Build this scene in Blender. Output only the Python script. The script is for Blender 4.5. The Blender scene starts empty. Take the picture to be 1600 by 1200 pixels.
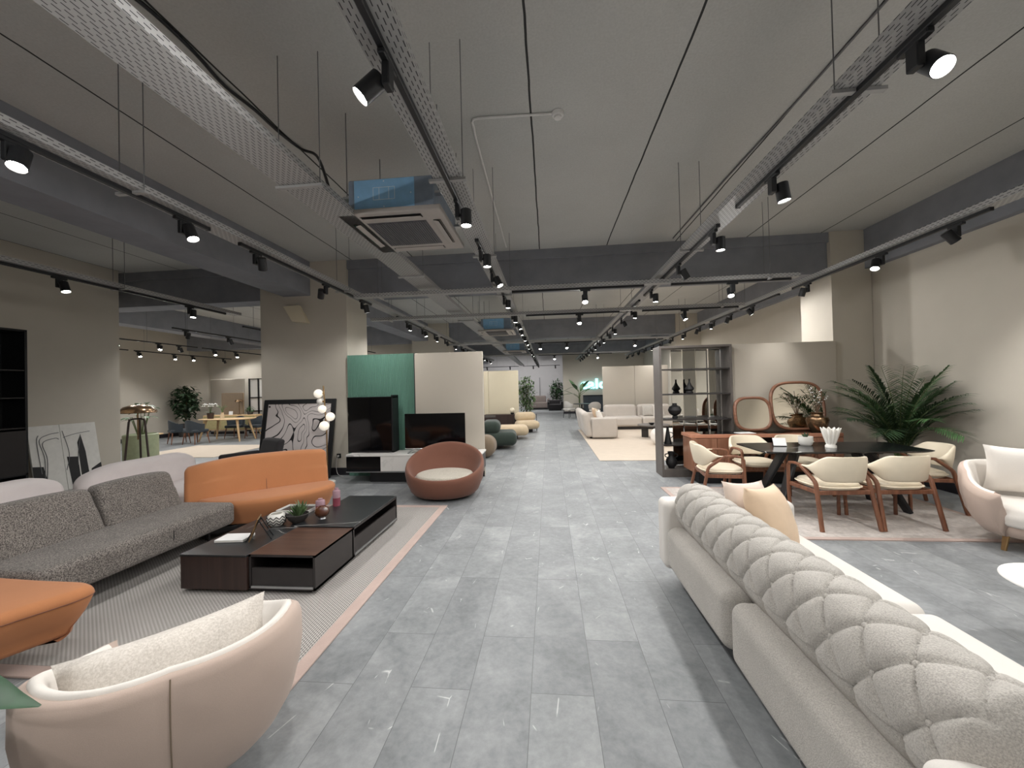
import bpy, bmesh, math, random
from mathutils import Vector, Matrix, Euler, Quaternion, noise
random.seed(7)
PI = math.pi
S = bpy.context.scene
COL = S.collection

# ---------------------------------------------------------------- camera, world, exposure
cam_d = bpy.data.cameras.new('camera'); cam = bpy.data.objects.new('camera', cam_d); COL.objects.link(cam)
YAW, PITCH, ROLL = 0.094485, 0.010610, 0.024
cam_d.sensor_fit = 'HORIZONTAL'; cam_d.sensor_width = 36.0; cam_d.lens = 13.5
cam_d.clip_start = 0.05; cam_d.clip_end = 200
_f = Vector((-math.sin(YAW)*math.cos(PITCH), math.cos(YAW)*math.cos(PITCH), math.sin(PITCH)))
_r = Vector((math.cos(YAW), math.sin(YAW), 0)); _u = _r.cross(_f)
_r2 = math.cos(ROLL)*_r - math.sin(ROLL)*_u; _u2 = math.sin(ROLL)*_r + math.cos(ROLL)*_u
_m = Matrix((_r2, _u2, -_f)).transposed().to_4x4(); _m.translation = (0, 0, 1.6)
cam.matrix_world = _m
S.camera = cam
S.view_settings.view_transform = 'Standard'; S.view_settings.look = 'None'
S.view_settings.exposure = -1.3; S.view_settings.gamma = 1.0
S.view_settings.use_curve_mapping = False
W = bpy.data.worlds.new('world'); S.world = W; W.use_nodes = True
W.node_tree.nodes['Background'].inputs[0].default_value = (0.8, 0.9, 1, 1)
W.node_tree.nodes['Background'].inputs[1].default_value = 0.02
SPOT_W = 150.0           # power of one track spotlight
LIGHT_COL = (1.0, 0.985, 0.96)

# ---------------------------------------------------------------- materials
def lin(c):
    return tuple((x/255/12.92 if x/255 <= 0.04045 else ((x/255+0.055)/1.055)**2.4) for x in c) + (1,)
MATS = {}
class NT:
    def __init__(s, name):
        s.m = bpy.data.materials.new(name); s.m.use_nodes = True
        s.t = s.m.node_tree; s.b = s.t.nodes['Principled BSDF']; MATS[name] = s.m
    def n(s, typ, **kw):
        nd = s.t.nodes.new('ShaderNode'+typ)
        for k, v in kw.items():
            if k.startswith('i_'):
                key = k[2:]; key = int(key) if key.isdigit() else key.replace('_', ' ')
                nd.inputs[key].default_value = v
            else: setattr(nd, k, v)
        return nd
    def l(s, a, b): s.t.links.new(a, b)
    def set(s, k, v): s.b.inputs[k].default_value = v
    def ramp(s, fac, stops, interp='LINEAR'):
        r = s.n('ValToRGB'); r.color_ramp.interpolation = interp
        e = r.color_ramp.elements
        while len(e) < len(stops): e.new(0.5)
        for i, (p, c) in enumerate(stops): e[i].position = p; e[i].color = c
        s.l(fac, r.inputs[0]); return r.outputs[0]
    def mix(s, fac, a, b, bt='MIX'):
        m = s.n('Mix', data_type='RGBA', blend_type=bt)
        for sock, v in ((m.inputs[0], fac), (m.inputs[6], a), (m.inputs[7], b)):
            if hasattr(v, 'is_linked'): s.l(v, sock)
            else: sock.default_value = v
        return m.outputs[2]
    def math(s, op, a, b=None, c=None):
        m = s.n('Math', operation=op)
        for i, v in enumerate((a, b, c)):
            if v is None: continue
            if hasattr(v, 'is_linked'): s.l(v, m.inputs[i])
            else: m.inputs[i].default_value = v
        return m.outputs[0]
    def coord(s, scale=(1, 1, 1), loc=(0, 0, 0), rot=(0, 0, 0), kind='Object'):
        tc = s.n('TexCoord'); mp = s.n('Mapping')
        mp.inputs['Scale'].default_value = scale; mp.inputs['Location'].default_value = loc; mp.inputs['Rotation'].default_value = rot
        s.l(tc.outputs[kind], mp.inputs[0]); return mp.outputs[0]
    def noise(s, vec, scale, detail=3, rough=0.55, dist=0.0):
        n = s.n('TexNoise'); n.inputs['Scale'].default_value = scale; n.inputs['Detail'].default_value = detail
        n.inputs['Roughness'].default_value = rough; n.inputs['Distortion'].default_value = dist
        if vec is not None: s.l(vec, n.inputs['Vector'])
        return n.outputs['Fac']
    def bump(s, h, strength=0.3, dist=0.01):
        b = s.n('Bump'); b.inputs['Strength'].default_value = strength; b.inputs['Distance'].default_value = dist
        s.l(h, b.inputs['Height']); s.l(b.outputs[0], s.b.inputs['Normal'])

def plain(name, c, rough=0.5, metal=0.0, var=0.05, scale=12.0, bump=0.0, coat=0.0, spec=None, sheen=0.0):
    k = NT(name); v = k.coord()
    f = k.noise(v, scale, 4)
    a = lin(c); d = tuple(x*(1-var*1.6) for x in a[:3])+(1,); u = tuple(min(1, x*(1+var*1.6)) for x in a[:3])+(1,)
    k.l(k.ramp(f, [(0.3, d), (0.7, u)]), k.b.inputs['Base Color'])
    k.set('Roughness', rough); k.set('Metallic', metal)
    if coat: k.set('Coat Weight', coat); k.set('Coat Roughness', 0.08)
    if spec is not None: k.set('Specular IOR Level', spec)
    if sheen: k.set('Sheen Weight', sheen); k.set('Sheen Roughness', 0.5)
    if bump: k.bump(k.noise(v, scale*8, 2), bump, 0.004)
    return k.m
def fabric(name, c, c2=None, scale=220.0, rough=0.92, bump=0.35, speck=0.5, big=0.06, contrast=(0.35, 0.65), sheen=0.15):
    k = NT(name); v = k.coord()
    f = k.noise(v, scale, 3, 0.7)
    a = lin(c); b = lin(c2) if c2 else tuple(x*(1-0.18*speck) for x in a[:3])+(1,)
    base = k.ramp(f, [(contrast[0], b), (contrast[1], a)])
    g = k.noise(v, 5.0, 3)
    gr = k.ramp(g, [(0.3, (1-big*2, 1-big*2, 1-big*2, 1)), (0.7, (1, 1, 1, 1))])
    k.l(k.mix(1.0, base, gr, 'MULTIPLY'), k.b.inputs['Base Color'])
    k.set('Roughness', rough); k.set('Specular IOR Level', 0.2)
    k.set('Sheen Weight', sheen)
    k.bump(f, bump, 0.003)
    return k.m
def wood(name, c1, c2, scale=1.0, axis='X', rough=0.45, streak=14.0):
    k = NT(name)
    sc = {'X': (0.6, streak, streak), 'Y': (streak, 0.6, streak), 'Z': (streak, streak, 0.6)}[axis]
    v = k.coord(tuple(x*scale for x in sc))
    f = k.noise(v, 1.6, 5, 0.6, 0.6)
    k.l(k.ramp(f, [(0.32, lin(c1)), (0.68, lin(c2))]), k.b.inputs['Base Color'])
    k.set('Roughness', rough); k.bump(f, 0.06, 0.003)
    return k.m
def emit(name, c, strength, base=None):
    k = NT(name); k.set('Base Color', lin(base or c)); k.set('Emission Color', lin(c)); k.set('Emission Strength', strength)
    k.set('Roughness', 0.4); return k.m

def mat_floor():
    k = NT('stone_tiles')
    v = k.coord()
    sep = k.n('SeparateXYZ'); k.l(v, sep.inputs[0])
    cmb = k.n('CombineXYZ'); k.l(k.math('ADD', sep.outputs[1], 40.73), cmb.inputs[0]); k.l(k.math('ADD', sep.outputs[0], 32.63), cmb.inputs[1])
    br = k.n('TexBrick', offset=0.37, offset_frequency=2, squash=1.0, squash_frequency=1)
    br.inputs['Scale'].default_value = 1.0; br.inputs['Brick Width'].default_value = 1.2; br.inputs['Row Height'].default_value = 0.325
    br.inputs['Mortar Size'].default_value = 0.0016; br.inputs['Mortar Smooth'].default_value = 0.1
    br.inputs['Color1'].default_value = (0, 0, 0, 1); br.inputs['Color2'].default_value = (1, 1, 1, 1); br.inputs['Mortar'].default_value = (0.5, 0.5, 0.5, 1)
    k.l(cmb.outputs[0], br.inputs['Vector'])
    tilev = br.outputs['Color']; mort = br.outputs['Fac']
    # each tile gets its own patch of stone
    sc = k.n('VectorMath', operation='SCALE'); k.l(tilev, sc.inputs[0]); sc.inputs['Scale'].default_value = 23.0
    ad = k.n('VectorMath', operation='ADD'); k.l(v, ad.inputs[0]); k.l(sc.outputs[0], ad.inputs[1])
    pv = ad.outputs[0]
    cl = k.noise(pv, 2.2, 6, 0.62, 0.5)
    fine = k.noise(pv, 22, 5, 0.7)
    base = k.ramp(cl, [(0.28, lin((106, 110, 112))), (0.5, lin((136, 139, 141))), (0.75, lin((172, 174, 175)))])
    base = k.mix(0.35, base, k.ramp(fine, [(0.3, lin((112, 115, 117))), (0.7, lin((166, 168, 169)))]))
    tone = k.ramp(tilev, [(0.0, (0.90, 0.90, 0.91, 1)), (1.0, (1.05, 1.05, 1.05, 1))])
    base = k.mix(1.0, base, tone, 'MULTIPLY')
    # thin pale veins
    st = k.n('Mapping'); k.l(pv, st.inputs[0]); st.inputs['Scale'].default_value = (2.1, 1.1, 1); st.inputs['Rotation'].default_value = (0, 0, 0.5)
    vor = k.n('TexVoronoi', feature='DISTANCE_TO_EDGE'); k.l(st.outputs[0], vor.inputs['Vector']); vor.inputs['Scale'].default_value = 2.0
    edge = k.ramp(vor.outputs['Distance'], [(0.0, (1, 1, 1, 1)), (0.012, (0, 0, 0, 1))])
    msk = k.ramp(k.noise(pv, 6.5, 2), [(0.60, (0, 0, 0, 1)), (0.66, (1, 1, 1, 1))])
    vein = k.math('MULTIPLY', edge, msk)
    base = k.mix(k.math('MULTIPLY', vein, 0.7), base, lin((226, 227, 226)))
    base = k.mix(mort, base, lin((98, 100, 102)))
    k.l(base, k.b.inputs['Base Color'])
    k.l(k.ramp(cl, [(0.3, (0.42, 0.42, 0.42, 1)), (0.7, (0.56, 0.56, 0.56, 1))]), k.b.inputs['Roughness']); k.set('Specular IOR Level', 0.3)
    k.bump(k.math('SUBTRACT', k.math('MULTIPLY', cl, 0.5), mort), 0.10, 0.004)
    return k.m
def mat_ceiling():
    k = NT('painted_concrete_slabs'); v = k.coord()
    sep = k.n('SeparateXYZ'); k.l(v, sep.inputs[0])
    x = k.math('ADD', sep.outputs[0], 0.1+1.22*20)
    wob = k.math('MULTIPLY', k.math('SUBTRACT', k.noise(v, 1.3, 3), 0.5), 0.03)
    fr = k.math('FRACT', k.math('DIVIDE', k.math('ADD', x, wob), 1.22))
    d = k.math('ABSOLUTE', k.math('SUBTRACT', fr, 0.5))
    line = k.math('GREATER_THAN', d, 0.4925)
    cl = k.noise(v, 0.9, 4); fn = k.noise(v, 60, 3)
    base = k.ramp(cl, [(0.3, lin((193, 193, 190))), (0.7, lin((202, 202, 199)))])
    base = k.mix(0.12, base, k.ramp(fn, [(0.3, lin((120, 118, 115))), (0.7, lin((215, 213, 210)))]))
    base = k.mix(line, base, lin((60, 60, 60)))
    k.l(base, k.b.inputs['Base Color']); k.set('Roughness', 0.9); k.set('Specular IOR Level', 0.2)
    k.bump(fn, 0.2, 0.003)
    return k.m
def mat_rug(name, c1, c2, fx=62, fy=42):
    k = NT(name); v = k.coord()
    sep = k.n('SeparateXYZ'); k.l(v, sep.inputs[0])
    sx = k.math('SINE', k.math('MULTIPLY', sep.outputs[0], fx*2*PI)); sy = k.math('SINE', k.math('ADD', k.math('MULTIPLY', sep.outputs[1], fy*2*PI), k.math('MULTIPLY', k.math('FLOOR', k.math('MULTIPLY', sep.outputs[0], fx)), PI)))
    w = k.math('ADD', k.math('MULTIPLY', k.math('ADD', k.math('MULTIPLY', sx, 0.6), k.math('MULTIPLY', sy, 0.4)), 0.5), 0.5)
    w2 = k.math('ADD', k.math('MULTIPLY', w, 0.75), k.math('MULTIPLY', k.noise(v, 90, 2), 0.25))
    k.l(k.ramp(w2, [(0.25, lin(c1)), (0.7, lin(c2))]), k.b.inputs['Base Color'])
    k.set('Roughness', 0.95); k.set('Specular IOR Level', 0.1); k.bump(w, 0.5, 0.004)
    return k.m
def mat_marble(name, base, vein, scale=1.6, rough=0.2, width=0.02):
    k = NT(name); v = k.coord()
    n = k.noise(v, 1.2, 4, 0.6, 0.2)
    d = k.n('VectorMath', operation='ADD'); k.l(v, d.inputs[0])
    s3 = k.n('VectorMath', operation='SCALE'); k.l(n, s3.inputs[0]); s3.inputs['Scale'].default_value = 0.9
    k.l(s3.outputs[0], d.inputs[1])
    vo = k.n('TexVoronoi', feature='DISTANCE_TO_EDGE'); k.l(d.outputs[0], vo.inputs['Vector']); vo.inputs['Scale'].default_value = scale
    e = k.ramp(vo.outputs['Distance'], [(0, (1, 1, 1, 1)), (width, (0, 0, 0, 1))])
    mk = k.ramp(k.noise(v, 2.0, 2), [(0.45, (0, 0, 0, 1)), (0.6, (1, 1, 1, 1))])
    k.l(k.mix(k.math('MULTIPLY', e, mk), lin(base), lin(vein)), k.b.inputs['Base Color'])
    k.set('Roughness', rough); return k.m
def mat_tray(name, c):
    """galvanised perforated channel: staggered long slots"""
    k = NT(name); tc = k.n('TexCoord'); uv = tc.outputs['UV']
    sep = k.n('SeparateXYZ'); k.l(uv, sep.inputs[0])
    row = k.math('FLOOR', k.math('DIVIDE', sep.outputs[1], 0.021))
    fy = k.math('ABSOLUTE', k.math('SUBTRACT', k.math('FRACT', k.math('DIVIDE', sep.outputs[1], 0.021)), 0.5))
    fx = k.math('ABSOLUTE', k.math('SUBTRACT', k.math('FRACT', k.math('ADD', k.math('DIVIDE', sep.outputs[0], 0.055), k.math('MULTIPLY', row, 0.5))), 0.5))
    hole = k.math('MULTIPLY', k.math('LESS_THAN', fy, 0.12), k.math('LESS_THAN', fx, 0.29))
    # every half metre a knock-out instead of the middle slots
    kx = k.math('ABSOLUTE', k.math('SUBTRACT', k.math('FRACT', k.math('DIVIDE', sep.outputs[0], 0.25)), 0.5))
    col = k.mix(hole, lin(c), lin((52, 52, 54)))
    k.l(col, k.b.inputs['Base Color']); k.set('Roughness', 0.5); k.set('Metallic', 0.1)
    return k.m
def mat_contour(name):
    k = NT(name); v = k.coord()
    n = k.noise(v, 1.55, 1.0, 0.4, 0.9)
    fr = k.math('FRACT', k.math('MULTIPLY', n, 13.0))
    # screen the band by slope so the strokes keep an even width
    line = k.math('LESS_THAN', k.math('ABSOLUTE', k.math('SUBTRACT', fr, 0.5)), 0.06)
    k.l(k.mix(line, lin((214, 205, 203)), lin((30, 26, 28))), k.b.inputs['Base Color'])
    k.set('Roughness', 0.7); return k.m
def mat_glass(name, c, rough=0.02, trans=1.0):
    k = NT(name); k.set('Base Color', lin(c)); k.set('Transmission Weight', trans); k.set('Roughness', rough); k.set('IOR', 1.45); return k.m

M = {}
M['floor'] = mat_floor(); M['ceiling'] = mat_ceiling()
M['beam'] = plain('grey_painted_concrete', (136, 138, 145), 0.9, var=0.06, scale=3, bump=0.1)
M['wall'] = plain('beige_plaster', (200, 193, 181), 0.92, var=0.012, scale=3, bump=0.06, spec=0.2)
M['wall_grey'] = plain('grey_plaster', (178, 176, 178), 0.92, var=0.02, scale=2, spec=0.2)
M['panel'] = plain('greige_panel', (188, 180, 168), 0.85, var=0.01, scale=2, spec=0.25)
M['panel_cream'] = plain('cream_panel', (226, 215, 190), 0.85, var=0.01, scale=2, spec=0.25)
M['baseboard'] = plain('black_baseboard', (38, 36, 42), 0.5)
M['black'] = plain('black_metal', (24, 25, 28), 0.45, var=0.08)
M['blackgloss'] = plain('black_gloss', (10, 10, 12), 0.06, var=0.02)
M['tray'] = mat_tray('perforated_galvanised_steel', (164, 163, 162))
M['trayplain'] = plain('galvanised_steel', (168, 167, 166), 0.45, 0.3)
M['rod'] = plain('grey_steel_rod', (120, 120, 122), 0.5, 0.4)
M['lens'] = emit('lamp_lens', (255, 250, 240), 150.0)
M['globe'] = emit('opal_globe', (255, 246, 230), 1.3)
M['white_ivory'] = plain('ivory_opal', (232, 222, 200), 0.4)
M['sign'] = emit('cyan_sign', (170, 245, 250), 5.0)
M['brass'] = plain('brass', (182, 150, 108), 0.3, 0.9)
M['bronze'] = plain('bronze', (140, 114, 88), 0.22, 0.85, var=0.25, scale=9)
M['chrome'] = plain('brushed_steel', (186, 188, 190), 0.3, 0.9)
M['white'] = plain('white_lacquer', (232, 230, 226), 0.4, var=0.01)
M['whitemarble'] = mat_marble('white_marble', (234, 231, 227), (160, 158, 158), 2.0, 0.25, 0.05)
M['blackmarble'] = mat_marble('black_marble', (26, 27, 29), (190, 188, 184), 1.1, 0.16, 0.008)
M['blackstone'] = mat_marble('black_stone', (36, 38, 40), (170, 168, 165), 0.8, 0.36, 0.005)
M['darkwood'] = wood('dark_stained_wood', (44, 31, 28), (62, 44, 39), axis='Z', rough=0.42)
M['darkwoodx'] = wood('dark_walnut_top', (62, 42, 34), (88, 62, 50), axis='X', rough=0.38)
M['darkpanel'] = plain('dark_grey_lacquer', (46, 42, 42), 0.4)
M['shelf'] = plain('grey_brown_lacquer', (92, 86, 82), 0.5)
M['redwood'] = wood('reddish_wood', (122, 82, 62), (152, 108, 86), axis='Z', rough=0.35, streak=11)
M['redwoodx'] = wood('reddish_wood_top', (170, 116, 92), (190, 134, 108), axis='X', rough=0.3, streak=12)
M['frame_wood'] = wood('mirror_frame_wood', (116, 78, 60), (142, 100, 78), axis='X', rough=0.35, streak=12)
M['walnut'] = wood('walnut_frame', (104, 66, 48), (138, 92, 68), axis='Z', rough=0.45, streak=20)
M['oak'] = wood('light_oak', (200, 166, 122), (218, 186, 144), axis='X', rough=0.5)
M['cream_leather'] = plain('cream_leather', (226, 214, 192), 0.55, var=0.015, bump=0.05)
M['pink_fabric'] = fabric('dusty_pink_fabric', (196, 176, 164), scale=300, bump=0.15, speck=0.3, big=0.03)
M['ivory_fabric'] = fabric('ivory_fabric', (232, 226, 219), scale=260, bump=0.15, speck=0.25, big=0.02)
M['cushion_oat'] = fabric('oatmeal_chenille', (228, 221, 213), (202, 194, 185), scale=120, bump=0.3, big=0.08)
M['tweed'] = fabric('brown_grey_tweed', (160, 153, 146), (66, 61, 60), scale=125, bump=0.6, big=0.08, contrast=(0.38, 0.66))
M['orange'] = fabric('cognac_fabric', (184, 124, 84), scale=320, bump=0.2, speck=0.35, big=0.03)
M['lilac'] = fabric('pale_grey_velvet', (228, 220, 219), scale=280, bump=0.12, speck=0.2, big=0.03)
M['rust'] = fabric('rust_fabric', (122, 83, 69), scale=300, bump=0.2, speck=0.35, big=0.03)
M['rust_pad'] = fabric('speckled_cream_fabric', (206, 200, 187), (160, 152, 140), scale=130, bump=0.3)
M['boucle'] = fabric('grey_boucle', (208, 203, 196), (172, 167, 161), scale=210, bump=1.0, big=0.05, contrast=(0.34, 0.62))
M['seat_white'] = fabric('off_white_weave', (226, 221, 215), scale=300, bump=0.2, speck=0.3, big=0.02)
M['peach'] = fabric('peach_satin', (222, 196, 168), scale=300, bump=0.08, speck=0.15, rough=0.6, big=0.05)
M['blush'] = fabric('blush_linen', (222, 206, 194), scale=260, bump=0.15, speck=0.3)
M['grey_sofa'] = fabric('warm_grey_weave', (198, 190, 182), scale=200, bump=0.2, speck=0.3, big=0.03)
M['dkgreen'] = fabric('dark_green_fabric', (62, 72, 66), scale=220, bump=0.2, speck=0.3)
M['taupe'] = fabric('taupe_fabric', (134, 118, 100), scale=220, bump=0.2, speck=0.3)
M['tan'] = fabric('sand_fabric', (208, 188, 158), scale=220, bump=0.2, speck=0.3)
M['dkfabric'] = fabric('charcoal_fabric', (52, 50, 52), scale=220, bump=0.2, speck=0.3)
M['slate'] = fabric('slate_fabric', (64, 70, 76), scale=220, bump=0.2, speck=0.3)
M['brown_sofa'] = fabric('mocha_fabric', (118, 108, 104), scale=220, bump=0.2, speck=0.3)
M['rug'] = mat_rug('grey_woven_rug', (104, 100, 98), (196, 192, 187))
M['rug_border'] = fabric('dusty_rose_binding', (196, 174, 165), scale=160, bump=0.2)
M['rug_dining'] = fabric('mauve_grey_rug', (214, 206, 200), (190, 182, 177), scale=24, bump=0.3, big=0.12)
M['rug_beige'] = fabric('beige_rug', (214, 199, 182), scale=90, bump=0.3, big=0.03)
M['green_slats'] = plain('green_lacquer', (104, 148, 132), 0.55, var=0.02)
M['leaf'] = plain('green_leaf', (74, 106, 66), 0.45, var=0.25, scale=5)
M['leaf_deep'] = plain('deep_green_leaf', (30, 68, 38), 0.45, var=0.25, scale=7)
M['leaf_dark'] = plain('dark_green_leaf', (50, 72, 48), 0.5, var=0.3, scale=4)
M['leaf_ficus'] = plain('ficus_leaf', (92, 116, 76), 0.4, var=0.4, scale=9)
M['trunk'] = plain('brown_bark', (96, 74, 56), 0.85, var=0.2)
M['stem'] = plain('green_stem', (84, 98, 60), 0.6, var=0.15)
M['pot'] = plain('dark_pot', (60, 56, 54), 0.6)
M['acblue'] = plain('blue_film_steel', (138, 186, 224), 0.4, 0.0, var=0.04)
M['acbody'] = plain('grey_blue_steel', (132, 144, 160), 0.5, 0.1)
M['acpanel'] = plain('white_grey_plastic', (172, 165, 160), 0.5, var=0.02)
M['acgrille'] = plain('dark_grille', (96, 94, 98), 0.6)
M['mirror'] = plain('mirror_glass', (232, 226, 214), 0.015, 1.0, var=0.0)
M['mirror_tint'] = plain('tinted_mirror', (214, 214, 210), 0.03, 1.0, var=0.0)
M['contour'] = mat_contour('contour_drawing')
M['canvas'] = plain('pale_canvas', (226, 224, 219), 0.8, var=0.03)
M['ink'] = plain('black_paint', (34, 34, 36), 0.7)
M['pinkglass'] = plain('pink_glass', (138, 68, 82), 0.15, coat=0.5)
M['paleglass'] = plain('pale_pink_glass', (168, 136, 146), 0.2)
M['amber'] = plain('amber_glass', (84, 48, 28), 0.05, coat=0.6)
M['paper'] = plain('white_paper', (236, 236, 236), 0.6, var=0.005)
M['ceramic'] = plain('white_ceramic', (226, 224, 218), 0.5, var=0.02)
M['vaseblack'] = plain('matt_black_ceramic', (28, 27, 28), 0.65, var=0.1)
M['olive'] = plain('olive_lacquer', (150, 158, 128), 0.5)
M['amberpane'] = plain('amber_pane', (174, 162, 118), 0.25)
M['screen'] = plain('dark_screen', (6, 6, 9), 0.08)
M['smoke'] = plain('white_plastic', (226, 224, 222), 0.5)

# ---------------------------------------------------------------- geometry helpers
class MB:
    def __init__(s): s.bm = bmesh.new(); s.uv = None
    def _xf(s, vs, rot, c):
        m = Matrix.Translation(c) @ (rot.to_matrix().to_4x4() if rot is not None else Matrix())
        bmesh.ops.transform(s.bm, matrix=m, verts=vs)
    def box(s, c, d, bev=0.0, seg=2, rot=None):
        r = bmesh.ops.create_cube(s.bm, size=1.0)['verts']
        bmesh.ops.scale(s.bm, vec=d, verts=r)
        if bev > 0:
            es = list({e for v in r for e in v.link_edges})
            o = bmesh.ops.bevel(s.bm, geom=es, offset=min(bev, min(d)*0.49), segments=seg, affect='EDGES', profile=0.5)
            vs = set(r_ for r_ in o['verts'] if r_.is_valid); 
            for f in o['faces']:
                for v in f.verts: vs.add(v)
            # gather the whole island
            st = list(vs); seen = set(st)
            while st:
                v = st.pop()
                for e in v.link_edges:
                    w = e.other_vert(v)
                    if w not in seen: seen.add(w); st.append(w)
            r = list(seen)
        s._xf(r, rot, c); return s
    def b2(s, p0, p1, bev=0.0, seg=2):
        c = [(a+b)/2 for a, b in zip(p0, p1)]; d = [abs(b-a) for a, b in zip(p0, p1)]
        return s.box(c, d, bev, seg)
    def quad_ring(s, rings, closed=True, cap0=True, cap1=True):
        vr = [[s.bm.verts.new(p) for p in ring] for ring in rings]
        n = len(vr[0])
        for a, b in zip(vr, vr[1:]):
            for i in range(n if closed else n-1):
                j = (i+1) % n
                try: s.bm.faces.new((a[i], a[j], b[j], b[i]))
                except ValueError: pass
        if cap0:
            try: s.bm.faces.new(list(reversed(vr[0])))
            except ValueError: pass
        if cap1:
            try: s.bm.faces.new(vr[-1])
            except ValueError: pass
        return vr
    def cyl(s, p0, p1, r0, r1=None, seg=16, cap=True):
        r1 = r0 if r1 is None else r1
        p0, p1 = Vector(p0), Vector(p1); d = (p1-p0).normalized()
        a = d.orthogonal().normalized(); b = d.cross(a)
        rings = [[p+(a*math.cos(2*PI*i/seg)+b*math.sin(2*PI*i/seg))*r for i in range(seg)] for p, r in ((p0, r0), (p1, r1))]
        s.quad_ring(rings, True, cap, cap); return s
    def tube(s, pts, r, seg=8, cap=True):
        pts = [Vector(p) for p in pts]; rings = []; n = None
        rr = r if isinstance(r, (list, tuple)) else [r]*len(pts)
        for i, p in enumerate(pts):
            t = (pts[min(i+1, len(pts)-1)]-pts[max(i-1, 0)]).normalized()
            if n is None: n = t.orthogonal().normalized()
            n = (n-t*n.dot(t)).normalized(); b = t.cross(n)
            rings.append([p+(n*math.cos(2*PI*k/seg)+b*math.sin(2*PI*k/seg))*rr[i] for k in range(seg)])
        s.quad_ring(rings, True, cap, cap); return s
    def lathe(s, prof, c=(0, 0, 0), seg=32, cap0=True, cap1=True, sx=1.0, sy=1.0):
        rings = [[(c[0]+r*math.cos(2*PI*i/seg)*sx, c[1]+r*math.sin(2*PI*i/seg)*sy, c[2]+z) for i in range(seg)] for r, z in prof]
        s.quad_ring(rings, True, cap0, cap1); return s
    def bar(s, p0, p1, w, h, up=(0, 0, 1), w1=None, h1=None):
        p0, p1 = Vector(p0), Vector(p1); d = (p1-p0).normalized(); up = Vector(up)
        x = d.cross(up)
        if x.length < 1e-4: x = d.orthogonal()
        x.normalize(); y = x.cross(d); w1 = w if w1 is None else w1; h1 = h if h1 is None else h1
        rings = []
        for p, ww, hh in ((p0, w, h), (p1, w1, h1)):
            k = min(ww, hh)*0.22
            q = [(ww/2-k, hh/2), (ww/2, hh/2-k), (ww/2, -hh/2+k), (ww/2-k, -hh/2), (-ww/2+k, -hh/2), (-ww/2, -hh/2+k), (-ww/2, hh/2-k), (-ww/2+k, hh/2)]
            rings.append([p+x*a+y*b for a, b in q])
        s.quad_ring(rings); return s
    def path_bar(s, pts, w, h, up=(0, 0, 1)):
        """one continuous bent bar of rectangular section"""
        pts = [Vector(p) for p in pts]; up = Vector(up); rings = []
        for i, p in enumerate(pts):
            t = (pts[min(i+1, len(pts)-1)]-pts[max(i-1, 0)]).normalized()
            x = t.cross(up); x = x.normalized() if x.length > 1e-4 else t.orthogonal().normalized(); y = x.cross(t)
            k = min(w, h)*0.22
            q = [(w/2-k, h/2), (w/2, h/2-k), (w/2, -h/2+k), (w/2-k, -h/2), (-w/2+k, -h/2), (-w/2, -h/2+k), (-w/2, h/2-k), (-w/2+k, h/2)]
            rings.append([p+x*a+y*b for a, b in q])
        s.quad_ring(rings); return s
    def rbox(s, c, d, r, k=3, m=6, rot=None, fn=None):
        """rounded box with inner subdivisions; fn(Vector local)->Vector warps it"""
        h = [x/2 for x in d]; r = min(r, min(h)*0.999)
        def axis(hh):
            e = [r*math.tan(PI/4*(i/k)) for i in range(k+1)]
            inn = hh-r
            return [-(inn+x) for x in reversed(e)]+[-inn+2*inn*i/m for i in range(1, m)]+[inn+x for x in e]
        A = [axis(x) for x in h]; vd = {}
        def V(p):
            key = tuple(round(x, 6) for x in p)
            if key not in vd:
                q = Vector([max(-(hh-r), min(hh-r, x)) for x, hh in zip(p, h)]); dd = Vector(p)-q
                if dd.length > 1e-9: dd = dd.normalized()*r
                w = q+dd
                if fn: w = fn(w)
                vd[key] = s.bm.verts.new(w)
            return vd[key]
        for ax in range(3):
            u, v = [i for i in range(3) if i != ax]
            for sg in (-1, 1):
                for i in range(len(A[u])-1):
                    for j in range(len(A[v])-1):
                        q = []
                        for a, b in ((i, j), (i+1, j), (i+1, j+1), (i, j+1)):
                            p = [0, 0, 0]; p[ax] = sg*h[ax]; p[u] = A[u][a]; p[v] = A[v][b]; q.append(V(p))
                        if len(set(q)) < 3: continue
                        flip = (sg > 0) == (ax == 1)
                        try: s.bm.faces.new(list(reversed(q)) if flip else q)
                        except ValueError: pass
        s._xf(list(vd.values()), rot, c); return s
    def slab(s, outline, z0, z1, r=0.03, n=5, bulge=0.0, shrink0=0.0):
        """soft extrusion of an outline; edges rounded by r, bottom pulled in by shrink0"""
        cx = sum(p[0] for p in outline)/len(outline); cy = sum(p[1] for p in outline)/len(outline)
        ext = max(math.hypot(p[0]-cx, p[1]-cy) for p in outline)
        def ring(inset, z, extra=0.0):
            out = []
            N = len(outline)
            for i, p in enumerate(outline):
                a, b = Vector(outline[i-1]), Vector(outline[(i+1) % N]); t = (b-a).normalized(); nn = Vector((t.y, -t.x))
                q = Vector(p)-nn*(inset+extra); out.append((q.x, q.y, z))
            return out
        rings = []
        for i in range(n+1):
            a = PI/2*i/n; rings.append(ring(r*(1-math.sin(a)), z0+r*(1-math.cos(a)), shrink0))
        steps = 4
        for i in range(1, steps):
            t = i/steps; rings.append(ring(-bulge*math.sin(PI*t), z0+r+(z1-z0-2*r)*t, shrink0*(1-t)))
        for i in range(n+1):
            a = PI/2*i/n; rings.append(ring(r*(1-math.cos(a)), z1-r+r*math.sin(a)))
        s.quad_ring(rings, True, True, False)
        # domed top
        last = rings[-1]; vr = None
        tops = [last]
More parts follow.
